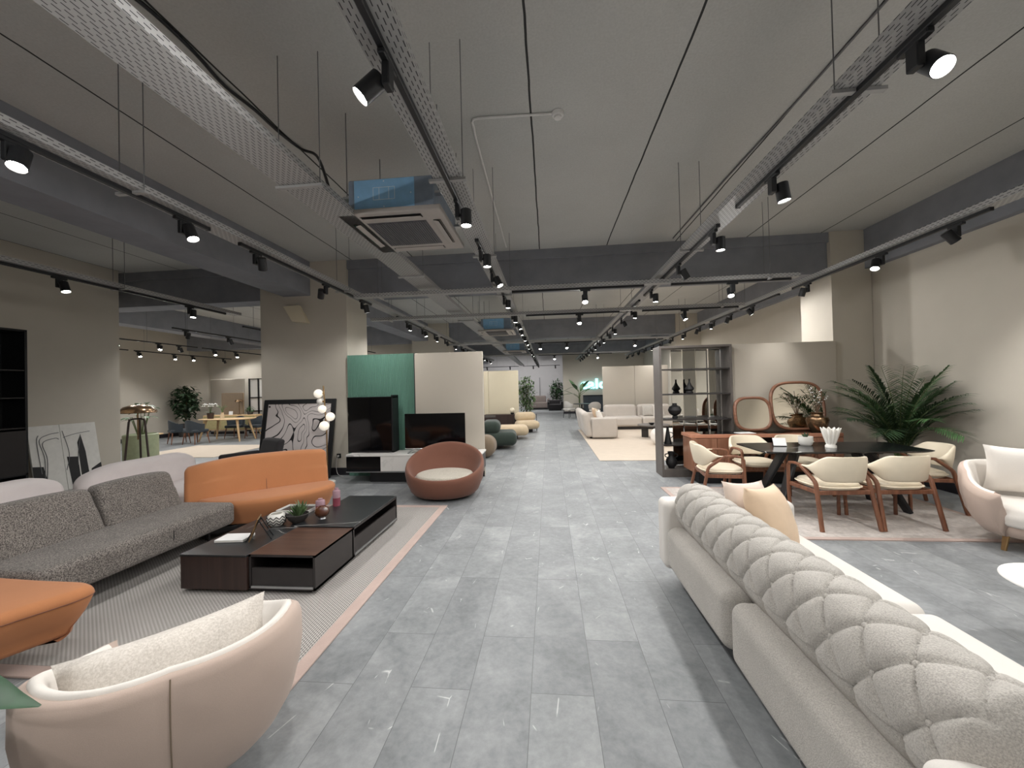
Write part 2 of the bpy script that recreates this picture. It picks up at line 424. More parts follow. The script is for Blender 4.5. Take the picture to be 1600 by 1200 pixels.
        for t in (0.7, 0.4, 0.15):
            tops.append([(cx+(p[0]-cx)*t, cy+(p[1]-cy)*t, p[2]+bulge*0.35*(1-t)) for p in last])
        s.quad_ring(tops, True, False, True)
        bmesh.ops.remove_doubles(s.bm, verts=s.bm.verts[:], dist=1e-5)
        return s
    def pillow(s, w, h, t, n=14, mat=None, pinch=0.12, dent=0.0):
        m = mat or Matrix(); vd = {}
        for side in (1, -1):
            for i in range(n+1):
                for j in range(n+1):
                    u, v = -1+2*i/n, -1+2*j/n
                    edge = i in (0, n) or j in (0, n)
                    key = (i, j, 0 if edge else side)
                    if key in vd: continue
                    x = w/2*u*(1-pinch*(1-v*v)*abs(u)**3*0.9); y = h/2*v*(1-pinch*(1-u*u)*abs(v)**3*0.9)
                    z = side*t/2*max(0, (1-abs(u)**2.6)*(1-abs(v)**2.6))**0.55
                    z += 0.006*noise.noise(Vector((u*3, v*3, side*3.1+w)))*(0 if edge else 1)*6*t
                    z -= dent*math.exp(-((u)**2)*6)*max(0, v)**2*t*0 
                    vd[key] = s.bm.verts.new(m @ Vector((x, y, z)))
        g = lambda i, j, sd: vd[(i, j, 0 if (i in (0, n) or j in (0, n)) else sd)]
        for side in (1, -1):
            for i in range(n):
                for j in range(n):
                    q = [g(i, j, side), g(i+1, j, side), g(i+1, j+1, side), g(i, j+1, side)]
                    if side < 0: q.reverse()
                    try: s.bm.faces.new(q)
                    except ValueError: pass
        return s
    def sphere(s, c, r, sx=1, sy=1, sz=1, u=20, v=12):
        rr = bmesh.ops.create_uvsphere(s.bm, u_segments=u, v_segments=v, radius=r)['verts']
        bmesh.ops.scale(s.bm, vec=(sx, sy, sz), verts=rr); bmesh.ops.translate(s.bm, vec=c, verts=rr); return s
    def face(s, pts):
        s.bm.faces.new([s.bm.verts.new(p) for p in pts]); return s
    def build(s, name, mat, parent=None, smooth=True, ang=40, norm=True):
        if norm: bmesh.ops.recalc_face_normals(s.bm, faces=s.bm.faces[:])
        me = bpy.data.meshes.new(name); s.bm.to_mesh(me); s.bm.free()
        me.materials.append(mat)
        if smooth:
            for p in me.polygons: p.use_smooth = True
            try: me.set_sharp_from_angle(angle=math.radians(ang))
            except Exception: pass
        o = bpy.data.objects.new(name, me); COL.objects.link(o)
        if parent is not None: o.parent = parent
        return o

def props(o, label=None, cat=None, group=None, kind=None):
    if label: o['label'] = label
    if cat: o['category'] = cat
    if group: o['group'] = group
    if kind: o['kind'] = kind
    return o
def thing(name, label, cat, loc=(0, 0, 0), rz=0.0, group=None, kind=None):
    o = bpy.data.objects.new(name, None); COL.objects.link(o); o.location = loc; o.rotation_euler = (0, 0, rz)
    o.empty_display_size = 0.1
    return props(o, label, cat, group, kind)
def dup(root, loc=None, rz=None, label=None, group=None):
    r = root.copy(); COL.objects.link(r)
    if loc is not None: r.location = loc
    if rz is not None: r.rotation_euler = (0, 0, rz)
    if label: r['label'] = label
    if group: r['group'] = group
    def kids(a, b):
        for ch in list(a.children):
            c = ch.copy(); COL.objects.link(c); c.parent = b; kids(ch, c)
    kids(root, r)
    return r
def struct(name, mb, mat, label=None):
    o = mb.build(name, mat, None, smooth=False); o['kind'] = 'structure'
    if label: o['label'] = label
    return o
def Rz(a): return Euler((0, 0, a))
def catmull(pts, n=8):
    pts = [Vector(p) for p in pts]; out = []
    for i in range(len(pts)-1):
        p0, p1, p2, p3 = pts[max(i-1, 0)], pts[i], pts[i+1], pts[min(i+2, len(pts)-1)]
        for k in range(n):
            t = k/n
            out.append(0.5*((2*p1)+(-p0+p2)*t+(2*p0-5*p1+4*p2-p3)*t*t+(-p0+3*p1-3*p2+p3)*t**3))
    out.append(pts[-1]); return out
def ss(a, b, x):
    t = max(0, min(1, (x-a)/(b-a))); return t*t*(3-2*t)
ORD = ['first', 'second', 'third', 'fourth', 'fifth', 'sixth', 'seventh', 'eighth', 'ninth', 'tenth', 'eleventh', 'twelfth', 'thirteenth', 'fourteenth', 'fifteenth', 'sixteenth', 'seventeenth', 'eighteenth', 'nineteenth', 'twentieth', 'twenty-first', 'twenty-second', 'twenty-third', 'twenty-fourth', 'twenty-fifth']

# ================================================================ SETTING
ZC = 4.17
struct('floor', MB().b2((-15.2, -4.2, -0.15), (5.75, 30.2, 0)), M['floor'])
struct('ceiling', MB().b2((-15.2, -4.2, ZC), (5.75, 30.2, ZC+0.15)), M['ceiling'])
struct('wall_right', MB().b2((5.55, -4.2, 0), (5.7, 30, 3.5)), M['wall'])
struct('wall_left', MB().b2((-8.95, -4.2, 0), (-8.65, 7.0, ZC)), M['wall'])
struct('wall_front', MB().b2((-8.65, -4.2, 0), (5.55, -4.05, ZC)), M['wall'])
struct('wall_front_left', MB().b2((-15.0, 6.7, 0), (-8.95, 6.85, ZC)), M['wall'])
struct('wall_far_left', MB().b2((-15.05, 6.85, 0), (-14.9, 15.6, ZC)), M['wall'])
struct('wall_back_left', MB().b2((-14.9, 15.6, 0), (-5.3, 15.75, ZC)), M['wall'])
struct('wall_inner_left', MB().b2((-7.6, 15.75, 0), (-7.45, 29.5, ZC)), M['wall'])
struct('wall_back', MB().b2((-7.45, 29.5, 0), (5.55, 29.65, ZC)), M['wall_grey'])
struct('wall_sign', MB().b2((0.88, 23.0, 0), (5.55, 23.3, ZC)), M['wall'])
struct('baseboard_right', MB().b2((5.53, -4.05, 0), (5.55, 7.1, 0.14)), M['baseboard'])
struct('baseboard_right_far', MB().b2((5.53, 7.9, 0), (5.55, 14.45, 0.14)), M['baseboard'])
struct('baseboard_left', MB().b2((-8.65, -4.05, 0), (-8.63, 7.0, 0.14)), M['baseboard'])
struct('baseboard_far_left', MB().b2((-14.9, 6.85, 0), (-14.88, 15.6, 0.14)), M['baseboard'])
struct('baseboard_back_left', MB().b2((-14.88, 15.58, 0), (-5.3, 15.6, 0.14)), M['baseboard'])
struct('baseboard_sign', MB().b2((0.86, 22.98, 0), (5.55, 23.0, 0.14)), M['baseboard'])
# concrete beams
for i, y in enumerate((7.18, 14.58, 22.0)):
    mb = MB(); mb.b2((-15.0, y, 3.47), (5.44, y+0.42, ZC)); mb.b2((-15.0, y-0.05, ZC-0.17), (5.44, y, ZC))
    struct('ceiling_beam', mb, M['beam'])
struct('ceiling_beam_left', MB().b2((-5.15, -4.05, 3.505), (-4.6, 29.5, ZC)), M['beam'])
struct('ceiling_beam_right', MB().b2((5.44, -4.05, 3.5), (5.7, 29.5, ZC)), M['beam'])
struct('ceiling_beam_outer', MB().b2((-11.6, 6.85, 3.55), (-11.1, 15.6, ZC)), M['beam'])
def column(x0, x1, y0, y1):
    struct('column', MB().b2((x0, y0, 0), (x1, y1, ZC)), M['wall'])
    bw = MB(); e = 0.015
    for p, q in (((x0-e, y0-e), (x1+e, y0)), ((x0-e, y1), (x1+e, y1+e)), ((x0-e, y0), (x0, y1)), ((x1, y0), (x1+e, y1))):
        bw.b2((p[0], p[1], 0), (q[0], q[1], 0.14))
    struct('baseboard_column', bw, M['baseboard'])
column(-5.65, -3.86, 7.1, 7.92)
column(4.9, 5.54, 7.1, 7.92)
column(-5.25, -3.78, 14.5, 15.3)
column(4.68, 5.54, 14.5, 15.3)

# ================================================================ CEILING EQUIPMENT
def channel(mb, a0, a1, c, w, z, axis='Y', side=0.055):
    """perforated U channel along an axis, UV in metres for its slots"""
    uvl = mb.bm.loops.layers.uv.verify()
    n = len(mb.bm.faces)
    t = 0.003
    P = (lambda a, b, zz: (b, a, zz)) if axis == 'Y' else (lambda a, b, zz: (a, b, zz))
    def plate(lo, hi):
        c3 = [(lo[i]+hi[i])/2 for i in range(3)]; d3 = [abs(hi[i]-lo[i]) for i in range(3)]
        mb.box(c3, d3)
    for lo, hi in (((a0, c-w/2, z), (a1, c+w/2, z+t)), ((a0, c-w/2, z+t), (a1, c-w/2+t, z+side)), ((a0, c+w/2-t, z+t), (a1, c+w/2, z+side))):
        plate(P(*lo), P(*hi))
    mb.bm.faces.ensure_lookup_table()
    for f in list(mb.bm.faces)[n:]:
        for l in f.loops:
            co = l.vert.co; a, b = (co.y, co.x) if axis == 'Y' else (co.x, co.y)
            l[uvl].uv = (a, (b-c+w/2) + (co.z-z))
def tray(name, label, a0, a1, c, w, z, axis='Y', rods=(), group=None, brackets=()):
    t = thing(name, label, 'cable tray', ((c, a0, z) if axis == 'Y' else (a0, c, z)), 0, group)
    off = Vector(t.location)
    mb = MB(); channel(mb, a0, a1, c, w, z, axis)
    for v in mb.bm.verts: v.co -= off
    mb.build('channel', M['tray'], t, smooth=False)
    for a in rods:
        for s in (-1, 1):
            b = c+s*(w/2+0.012)
            p = Vector((b, a, z) if axis == 'Y' else (a, b, z))-off
            MB().cyl(p, (p.x, p.y, ZC-off.z), 0.0035, seg=6).build('hanger_rod', M['rod'], t)
        p = Vector((c, a, z-0.012) if axis == 'Y' else (a, c, z-0.012))-off
        d = (w+0.07, 0.03, 0.02) if axis == 'Y' else (0.03, w+0.07, 0.02)
        MB().box(p, d).build('support_bracket', M['trayplain'], t, smooth=False)
    return t
ZT = 3.15
tray('cable_tray', 'wide perforated cable tray beside the left row of lights', -3.5, 27.5, -1.83, 0.30, 3.17, 'Y', rods=(0.2, 2.72, 5.1, 8.6, 11.1, 14.0))
tray('lighting_tray', 'perforated channel over the walkway carrying the row of lights beside the ceiling air conditioner', -3.5, 27.5, -0.70, 0.205, ZT, 'Y', rods=(-1, 2.75, 4.4, 6.3, 9.5, 12.5, 16))
tray('lighting_tray', 'perforated channel with lights over the tufted sofa side of the walkway', -3.5, 22.4, 1.68, 0.205, ZT, 'Y', rods=(-1, 2.2, 4.6, 8.3, 12.3, 16))
tray('lighting_tray', 'narrow channel with lights running above the dining table and along the right wall', -3.5, 20.5, 4.07, 0.16, ZT, 'Y', rods=(1.0, 8.5, 12))
tray('lighting_tray', 'channel with lights running above the coffee table in front of the wide column', -3.5, 21.5, -3.09, 0.18, ZT, 'Y', rods=(-0.5, 2.6, 5.6, 9.2, 12))
tray('lighting_tray', 'channel with two lights beside the leaning paintings wall', -3.5, 7.0, -6.05, 0.16, ZT, 'Y', rods=(1.2, 4.9))
for y, x0, x1, lb in ((5.70, -2.95, 3.5, 'cross channel just before the first concrete beam'), (7.62, -3.6, 3.7, 'cross channel just behind the first concrete beam'), (12.4, -3.3, 3.8, 'cross channel halfway down the hall'), (17.2, -2.9, 3.6, 'cross channel deep in the hall')):
    tray('cross_tray', 'perforated '+lb, x0, x1, y, 0.12, 3.05, 'X', rods=(x0+0.4, x1-0.4))
def track_seg(a0, a1, c, z, axis, label, hang=False):
    t = thing('light_track', label, 'light track', ((c, a0, z) if axis == 'Y' else (a0, c, z)))
    L = a1-a0
    d = (0.036, L, 0.032) if axis == 'Y' else (L, 0.036, 0.032)
    p = (0, L/2, -0.016) if axis == 'Y' else (L/2, 0, -0.016)
    MB().box(p, d, 0.004, 1).build('rail', M['black'], t, smooth=False)
    for a in ((0.3, L/2, L-0.3) if hang else ()):
        q = (0, a, -0.002) if axis == 'Y' else (a, 0, -0.002)
        MB().cyl(q, (q[0], q[1], ZC-z), 0.004, seg=6).build('hanger_rod', M['rod'], t)
    for a in (0, L):
        q = (0, a, -0.016) if axis == 'Y' else (a, 0, -0.016)
        e = (0.040, 0.02, 0.036) if axis == 'Y' else (0.02, 0.040, 0.036)
        MB().box(q, e, 0.003, 1).build('end_cap', M['black'], t, smooth=False)
LIGHTS = []
SP = {}
def spot_proto():
    t = thing('track_spotlight', 'x', 'spotlight')
    MB().box((0, 0, -0.012), (0.034, 0.15, 0.024), 0.004, 1).build('track_adapter', M['black'], t, smooth=False)
    MB().box((0, 0, -0.075), (0.036, 0.062, 0.11), 0.005, 1).build('driver_box', M['black'], t, smooth=False)
    MB().cyl((0.015, 0, -0.105), (0.045, 0, -0.105), 0.012, seg=10).build('pivot', M['black'], t)
    h = MB().lathe([(0.0, 0.045), (0.040, 0.045), (0.044, 0.041), (0.044, -0.086), (0.041, -0.088), (0.038, -0.072)], cap0=False, cap1=False, seg=24).build('lamp_housing', M['black'], t)
    h.location = (0.068, 0, -0.105)
    ln = MB().lathe([(0.0385, -0.080), (0.03, -0.083), (0.0, -0.085)], seg=20, cap0=False, cap1=False).build('lens', M['lens'], h)
    return t
proto = spot_proto()
def spot(x, y, z, d, label, group, rz=0.0, on=True, power=1.0, ang=166, blend=0.45, used=[0]):
    global proto
    if used[0] == 0:
        o = proto; o.location = (x, y, z); o.rotation_euler = (0, 0, rz); o['label'] = label; o['group'] = group
    else:
        o = dup(proto, (x, y, z), rz, label, group)
        for ch in list(o.children):
            for l in list(ch.children):
                if l.type == 'LIGHT': bpy.data.objects.remove(l)
    used[0] += 1
    if y > 8.3 and x > -5: power *= 0.62
    dv = Vector(d).normalized(); dv.rotate(Euler((0, 0, -rz)))
    q = Vector((0, 0, -1)).rotation_difference(dv)
    for ch in o.children:
        if ch.name.startswith('lamp_housing'):
            ch.rotation_mode = 'QUATERNION'; ch.rotation_quaternion = q
            if on:
                ld = SP.get((power, ang, blend))
                if ld is None:
                    ld = bpy.data.lights.new('spot_beam', 'SPOT'); ld.energy = SPOT_W*power; ld.spot_size = math.radians(ang); ld.spot_blend = blend
                    ld.shadow_soft_size = 0.035; ld.color = LIGHT_COL; SP[(power, ang, blend)] = ld
                lo = bpy.data.objects.new('spot_beam', ld); COL.objects.link(lo); lo.parent = ch; lo.location = (0, 0, -0.092)
    return o
D = (0, 0, -1)
def run(x, z, items, where, group, segs, axis='Y', rz_default=0.0, hang=False, vis=-99, **kw):
    for i, (a0, a1) in enumerate(segs):
        track_seg(a0, a1, x, z, axis, 'black light track, '+ORD[i]+' length '+where, hang)
    items = sorted(items, key=lambda q: q[0])
    for i, it in enumerate(items):
        a = it[0]; d = it[1] if len(it) > 1 else D
        k = dict(kw); rz = rz_default
        if len(it) > 2: k.update(it[2])
        if 'rz' in k: rz = k.pop('rz')
        x_, y_ = (x, a) if axis == 'Y' else (a, x)
        n0 = sum(1 for q in items if q[0] < vis)
        if a < vis:
            spot(x_, y_, z-0.032, d, 'black spotlight, '+ORD[i]+' behind the viewer, '+where, group, rz, **k); continue
        spot(x_, y_, z-0.032, d, 'black cylinder spotlight, '+ORD[i-n0]+' from the near end '+where, group, rz, **k)
def segs(y0, y1, L=2.85, gap=0.4):
    out = []; y = y0
    while y < y1-0.5: out.append((y, min(y1, y+L))); y += L+gap
    return out
far = lambda a, b, st, dirs: [(a+i*st, dirs[i % len(dirs)]) for i in range(int((b-a)/st)+1)]
run(-0.70, ZT, [(-1.6,), (0.1, (-0.3, 0.2, -1)), (1.69, (-0.8, -0.25, -0.9), dict(rz=PI)), (3.06,), (4.13,), (4.98, (0.5, -0.2, -1)), (6.33,), (7.75,), (8.7, (0.4, 0, -1)), (9.7,)]
    + far(10.9, 26.5, 1.15, [D, (0.3, 0, -1), D, (-0.4, 0.1, -1)]), 'above the air conditioner side of the walkway', 'spotlights above the left edge of the walkway', segs(-2.6, 26.8), vis=1.5)
run(1.68, ZT, [(-1.2, (0.3, 0, -1)), (0.5, (0.35, 0.2, -1)), (1.88, (-0.15, -0.75, -0.85)), (2.99, (0.15, 0, -1)), (4.01,), (5.05, (0.55, 0.1, -1)), (6.35,), (7.82,), (8.9, (0.5, 0, -1)), (10.1,), (11.0, (0.2, 0.3, -1))]
    + far(12.1, 21.8, 1.1, [D, (0.4, 0, -1), D, (0.5, 0.4, -1)]), 'above the tufted sofa side of the walkway', 'spotlights above the right edge of the walkway', segs(-2.6, 21.9), vis=1.5)
run(4.07, ZT, [(1.4, (-0.5, 0.1, -1), dict(power=1.5)), (2.7, (-0.45, 0.05, -1), dict(power=1.7)), (4.2, (0.75, -0.15, -1), dict(power=1.6, ang=95, blend=.5)), (5.06, (-0.45, -0.35, -1), dict(power=1.3, ang=95, blend=.8)), (6.4, (-0.15, 0.32, -1), dict(power=.7, ang=70, blend=1.0)), (8.02, (0.6, -0.25, -1)), (8.94, (-0.3, 0.2, -1)), (9.82,), (10.7, (-0.3, 0.3, -1))]
    + far(11.8, 20.1, 1.15, [D, (-0.4, 0.2, -1), (0.5, 0, -1)]), 'above the dining table', 'spotlights above the dining table and right wall', segs(-2.6, 20.2), rz_default=PI, vis=3.5)
run(-3.09, ZT, [(-1.5, (0.5, 0.4, -1)), (0.5, (0.5, 0.6, -1)), (1.94, (0.25, -0.35, -1)), (3.0, (0.45, -0.05, -1)), (3.83, (-0.25, 0.5, -1), dict(ang=50)), (5.13, (-0.5, 0.6, -1), dict(ang=44, rz=PI)), (6.19, (0.15, 0.22, -1)), (8.26,), (9.3, (0.3, 0, -1)), (10.34,), (11.4, (0.3, 0.3, -1))]
    + far(12.5, 20.8, 1.1, [D, (0.3, 0, -1)]), 'above the coffee table', 'spotlights above the coffee table', [(-2.6, 3.25), (3.62, 6.5)]+segs(7.7, 21.2), vis=1.5)
run(-6.05, ZT, [(4.23, (0.35, 0.0, -1), dict(power=0.35)), (5.98, (0.05, -0.1, -1), dict(power=0.4))], 'beside the leaning paintings wall', 'spotlights beside the leaning paintings', [(3.3, 6.7)])
run(5.70, 3.05, [(2.63, (-0.1, -0.5, -1)), (0.57, (0.0, -0.55, -1))], 'of the cross channel before the first beam', 'spotlights on the first cross channel', [(-0.5, 1.4), (1.8, 3.4)], axis='X', rz_default=PI/2)
run(7.62, 3.05, [(0.64, (0, -0.6, -1)), (2.63, (0.35, -0.4, -1))], 'of the cross channel behind the first beam', 'spotlights on the second cross channel', [(-0.4, 1.4), (1.85, 3.6)], axis='X', rz_default=PI/2)
run(12.4, 3.05, [(0.62, (0, -0.6, -1)), (2.75, (0, -0.6, -1)), (-0.23, (0, -0.5, -1))], 'of the cross channel halfway down the hall', 'spotlights on the third cross channel', [(-0.4, 1.4), (1.85, 3.6)], axis='X', rz_default=PI/2)
run(17.2, 3.05, [(0.3, (0, -0.6, -1)), (2.2, (0, -0.6, -1))], 'of the cross channel deep in the hall', 'spotlights on the fourth cross channel', [(-0.4, 2.8)], axis='X', rz_default=PI/2)
# the room behind the wide column
run(-13.3, 3.12, [(8.6, (-0.3, 0.3, -1)), (11.31, (0.5, -0.3, -1)), (12.51, (.2, -.3, -1)), (13.23, (0.4, -0.6, -1)), (14.6, (0.2, 0.3, -1))], 'along the far wall of the side room', 'spotlights along the side room wall', [(8.0, 11.0), (11.2, 15.0)], hang=True)
run(-10.9, 3.12, [(8.7, (0.3, 0.2, -1)), (9.81, (0.3, -0.5, -1)), (10.41, (0, 0.4, -1)), (11.6, (.3, -.3, -1)), (12.48, (0.3, -0.3, -1)), (13.8, (0, 0.6, -1))], 'down the middle of the side room', 'spotlights in the middle of the side room', [(8.0, 11.0), (11.2, 15.0)], hang=True)
run(-8.2, 3.12, [(8.0, (-0.5, 0.3, -1)), (9.17, (0.1, 0.4, -1)), (11.5,), (13.5, (0, 0.5, -1))], 'nearest the wide column in the side room', 'spotlights in the side room nearest the column', [(7.7, 11.0), (11.2, 14.6)], hang=True)
run(-6.7, 3.12, [(8.6, (-0.2, 0.4, -1)), (10.5,), (12.9,)], 'right behind the wide column', 'spotlights right behind the wide column', [(7.9, 11.0), (11.2, 14.4)], hang=True)

run(26.3, 3.10, [(-4.2, (0, .75, -1)), (-2.6, (0, .75, -1)), (-1.0, (0, .75, -1)), (.5, (.1, .75, -1))], 'of the added row brightening the far wall', 'added spotlights brightening the far white wall', [(-5.0, -2.0), (-1.7, 0.8)], axis='X', rz_default=PI/2, power=3.8, hang=True)  # extra track lamps put in to brighten the far wall
# ceiling air conditioners
def cassette(label):
    t = thing('ceiling_air_conditioner', label, 'air conditioner', (-1.37, 3.72, 3.17))
    MB().box((0, 0, 0.20), (0.80, 0.80, 0.30), 0.01, 1).build('housing', M['acbody'], t, smooth=False)
    b = MB().box((-0.06, -0.402, 0.205), (0.56, 0.008, 0.27), 0.002, 1).build('control_cover', M['acblue'], t, smooth=False)
    lb = MB()
    x0, x1, z0, z1 = -0.16, 0.04, 0.155, 0.265
    for x in (x0, x0+0.055, x1-0.055, x1): lb.box((x, -0.4065, (z0+z1)/2), (0.003, 0.001, z1-z0))
    for z in (z0, z1): lb.box(((x0+x1)/2, -0.4065, z), (x1-x0, 0.001, 0.003))
    for x, z in ((-0.30, 0.19), (0.19, 0.2), (-0.06, 0.09), (-0.06, 0.32)): lb.cyl((x, -0.406, z), (x, -0.409, z), 0.005, seg=8)
    lb.build('wiring_label', M['paper'], b, smooth=False)
    p = MB().box((0, 0, 0.025), (0.95, 0.95, 0.05), 0.012, 2).build('fascia_panel', M['acpanel'], t, smooth=False)
    g = MB()
    for i in range(25): g.box((-0.27+0.54*i/24, 0, -0.004), (0.012, 0.54, 0.008))
    g.box((0, 0, 0.0005), (0.57, 0.57, 0.002))
    g.build('intake_grille', M['acgrille'], p, smooth=False)
    for a in range(4):
        R = Matrix.Rotation(a*PI/2, 4, 'Z')
        v = MB().box((0, -0.385, -0.002), (0.56, 0.07, 0.006), 0.002, 1); bmesh.ops.transform(v.bm, matrix=R, verts=v.bm.verts[:])
        v.build('air_outlet', M['screen'], p, smooth=False)
        v = MB().box((0, -0.375, -0.009), (0.54, 0.05, 0.006), 0.002, 1, rot=Euler((0.25, 0, 0))); bmesh.ops.transform(v.bm, matrix=R, verts=v.bm.verts[:])
        v.build('louver_flap', M['acpanel'], p, smooth=False)
    for sx in (-1, 1):
        for sy in (-1, 1):
            MB().cyl((sx*0.43, sy*0.36, 0.2), (sx*0.43, sy*0.36, 1.0), 0.005, seg=6).build('hanger_rod', M['rod'], t)
            MB().box((sx*0.425, sy*0.36, 0.2), (0.07, 0.06, 0.025), 0.004, 1).build('mounting_lug', M['chrome'], t, smooth=False)
    pm = MB().tube([(-0.40, -0.27, 0.2), (-0.50, -0.30, 0.21), (-0.56, -0.31, 0.19), (-0.60, -0.31, 0.12)], 0.028, 10); pm.build('refrigerant_pipe', M['smoke'], t)
    MB().tube([(-0.40, -0.34, 0.12), (-0.52, -0.36, 0.12)], 0.03, 10).build('drain_pipe', M['smoke'], t)
    return t
ac = cassette('blue-cased ceiling air conditioner hanging nearest, before the first concrete beam')
dup(ac, (-1.37, 10.6, 3.13), 0, 'blue-cased ceiling air conditioner hanging second, behind the first concrete beam')
dup(ac, (-1.37, 16.2, 3.1), 0, 'blue-cased ceiling air conditioner hanging third and deepest in the hall')
t = thing('smoke_detector', 'round white smoke detector on the bare ceiling over the walkway', 'smoke detector', (0.15, 3.6, ZC))
MB().lathe([(0, 0), (0.055, 0), (0.058, -0.02), (0.05, -0.035), (0.02, -0.04), (0, -0.04)], seg=24, cap0=False, cap1=False).build('base', M['smoke'], t)
MB().lathe([(0.036, -0.036), (0.034, -0.055), (0.02, -0.06), (0, -0.06)], seg=20, cap0=False, cap1=False).build('sensor_cap', M['smoke'], t)
c = MB().tube(catmull([(0.10, 3.59, ZC-0.012), (-0.3, 3.575, ZC-0.012), (-0.60, 3.565, ZC-0.012), (-0.66, 3.60, ZC-0.012), (-0.665, 3.68, ZC-0.012), (-0.68, 4.2, ZC-0.012), (-0.70, 6.9, ZC-0.012)], 6), 0.011, 8).build('conduit_pipe', M['smoke'])
props(c, 'white conduit pipe bending across the ceiling to the smoke detector', 'conduit')
pts = [(-2.57+0.02*math.sin(i*1.9)+(0.16*ss(3.4, 4.9, 1.0+i*0.3)*0), 0.2+i*0.3, ZC-0.02-0.008*math.sin(i*2.3)) for i in range(12)]
pts += [(-2.5, 3.75, ZC-0.03), (-2.25, 3.62, ZC-0.2), (-2.05, 3.45, ZC-0.55), (-1.98, 3.42, 3.37)]
c = MB().tube(catmull(pts, 4), 0.014, 6).build('ceiling_cable', M['black'])
props(c, 'black cable clipped along the ceiling down to the nearest air conditioner', 'cable')
c = MB().tube(catmull([(2.33, -2, ZC-0.012), (2.34, 2.8, ZC-0.012), (2.28, 5.0, ZC-0.012), (2.24, 6.95, ZC-0.012)], 6), 0.011, 6).build('ceiling_cable', M['rod'])
props(c, 'thin grey cable running along the ceiling right of the smoke detector', 'cable')
t = thing('slanted_plate', 'pale beige slanted plate on the upper face of the wide column', 'box', (-4.86, 7.06, 3.13))
mb = MB()
q = [(-0.26, 0.17), (0.06, 0.18), (0.25, -0.17), (-0.08, -0.13)]  # thin slanted plate set flat on the column face
mb.quad_ring([[(x, -0.03, z) for x, z in q], [(x, 0.04, z) for x, z in q]])
mb.build('cover', M['panel_cream'], t, smooth=False)

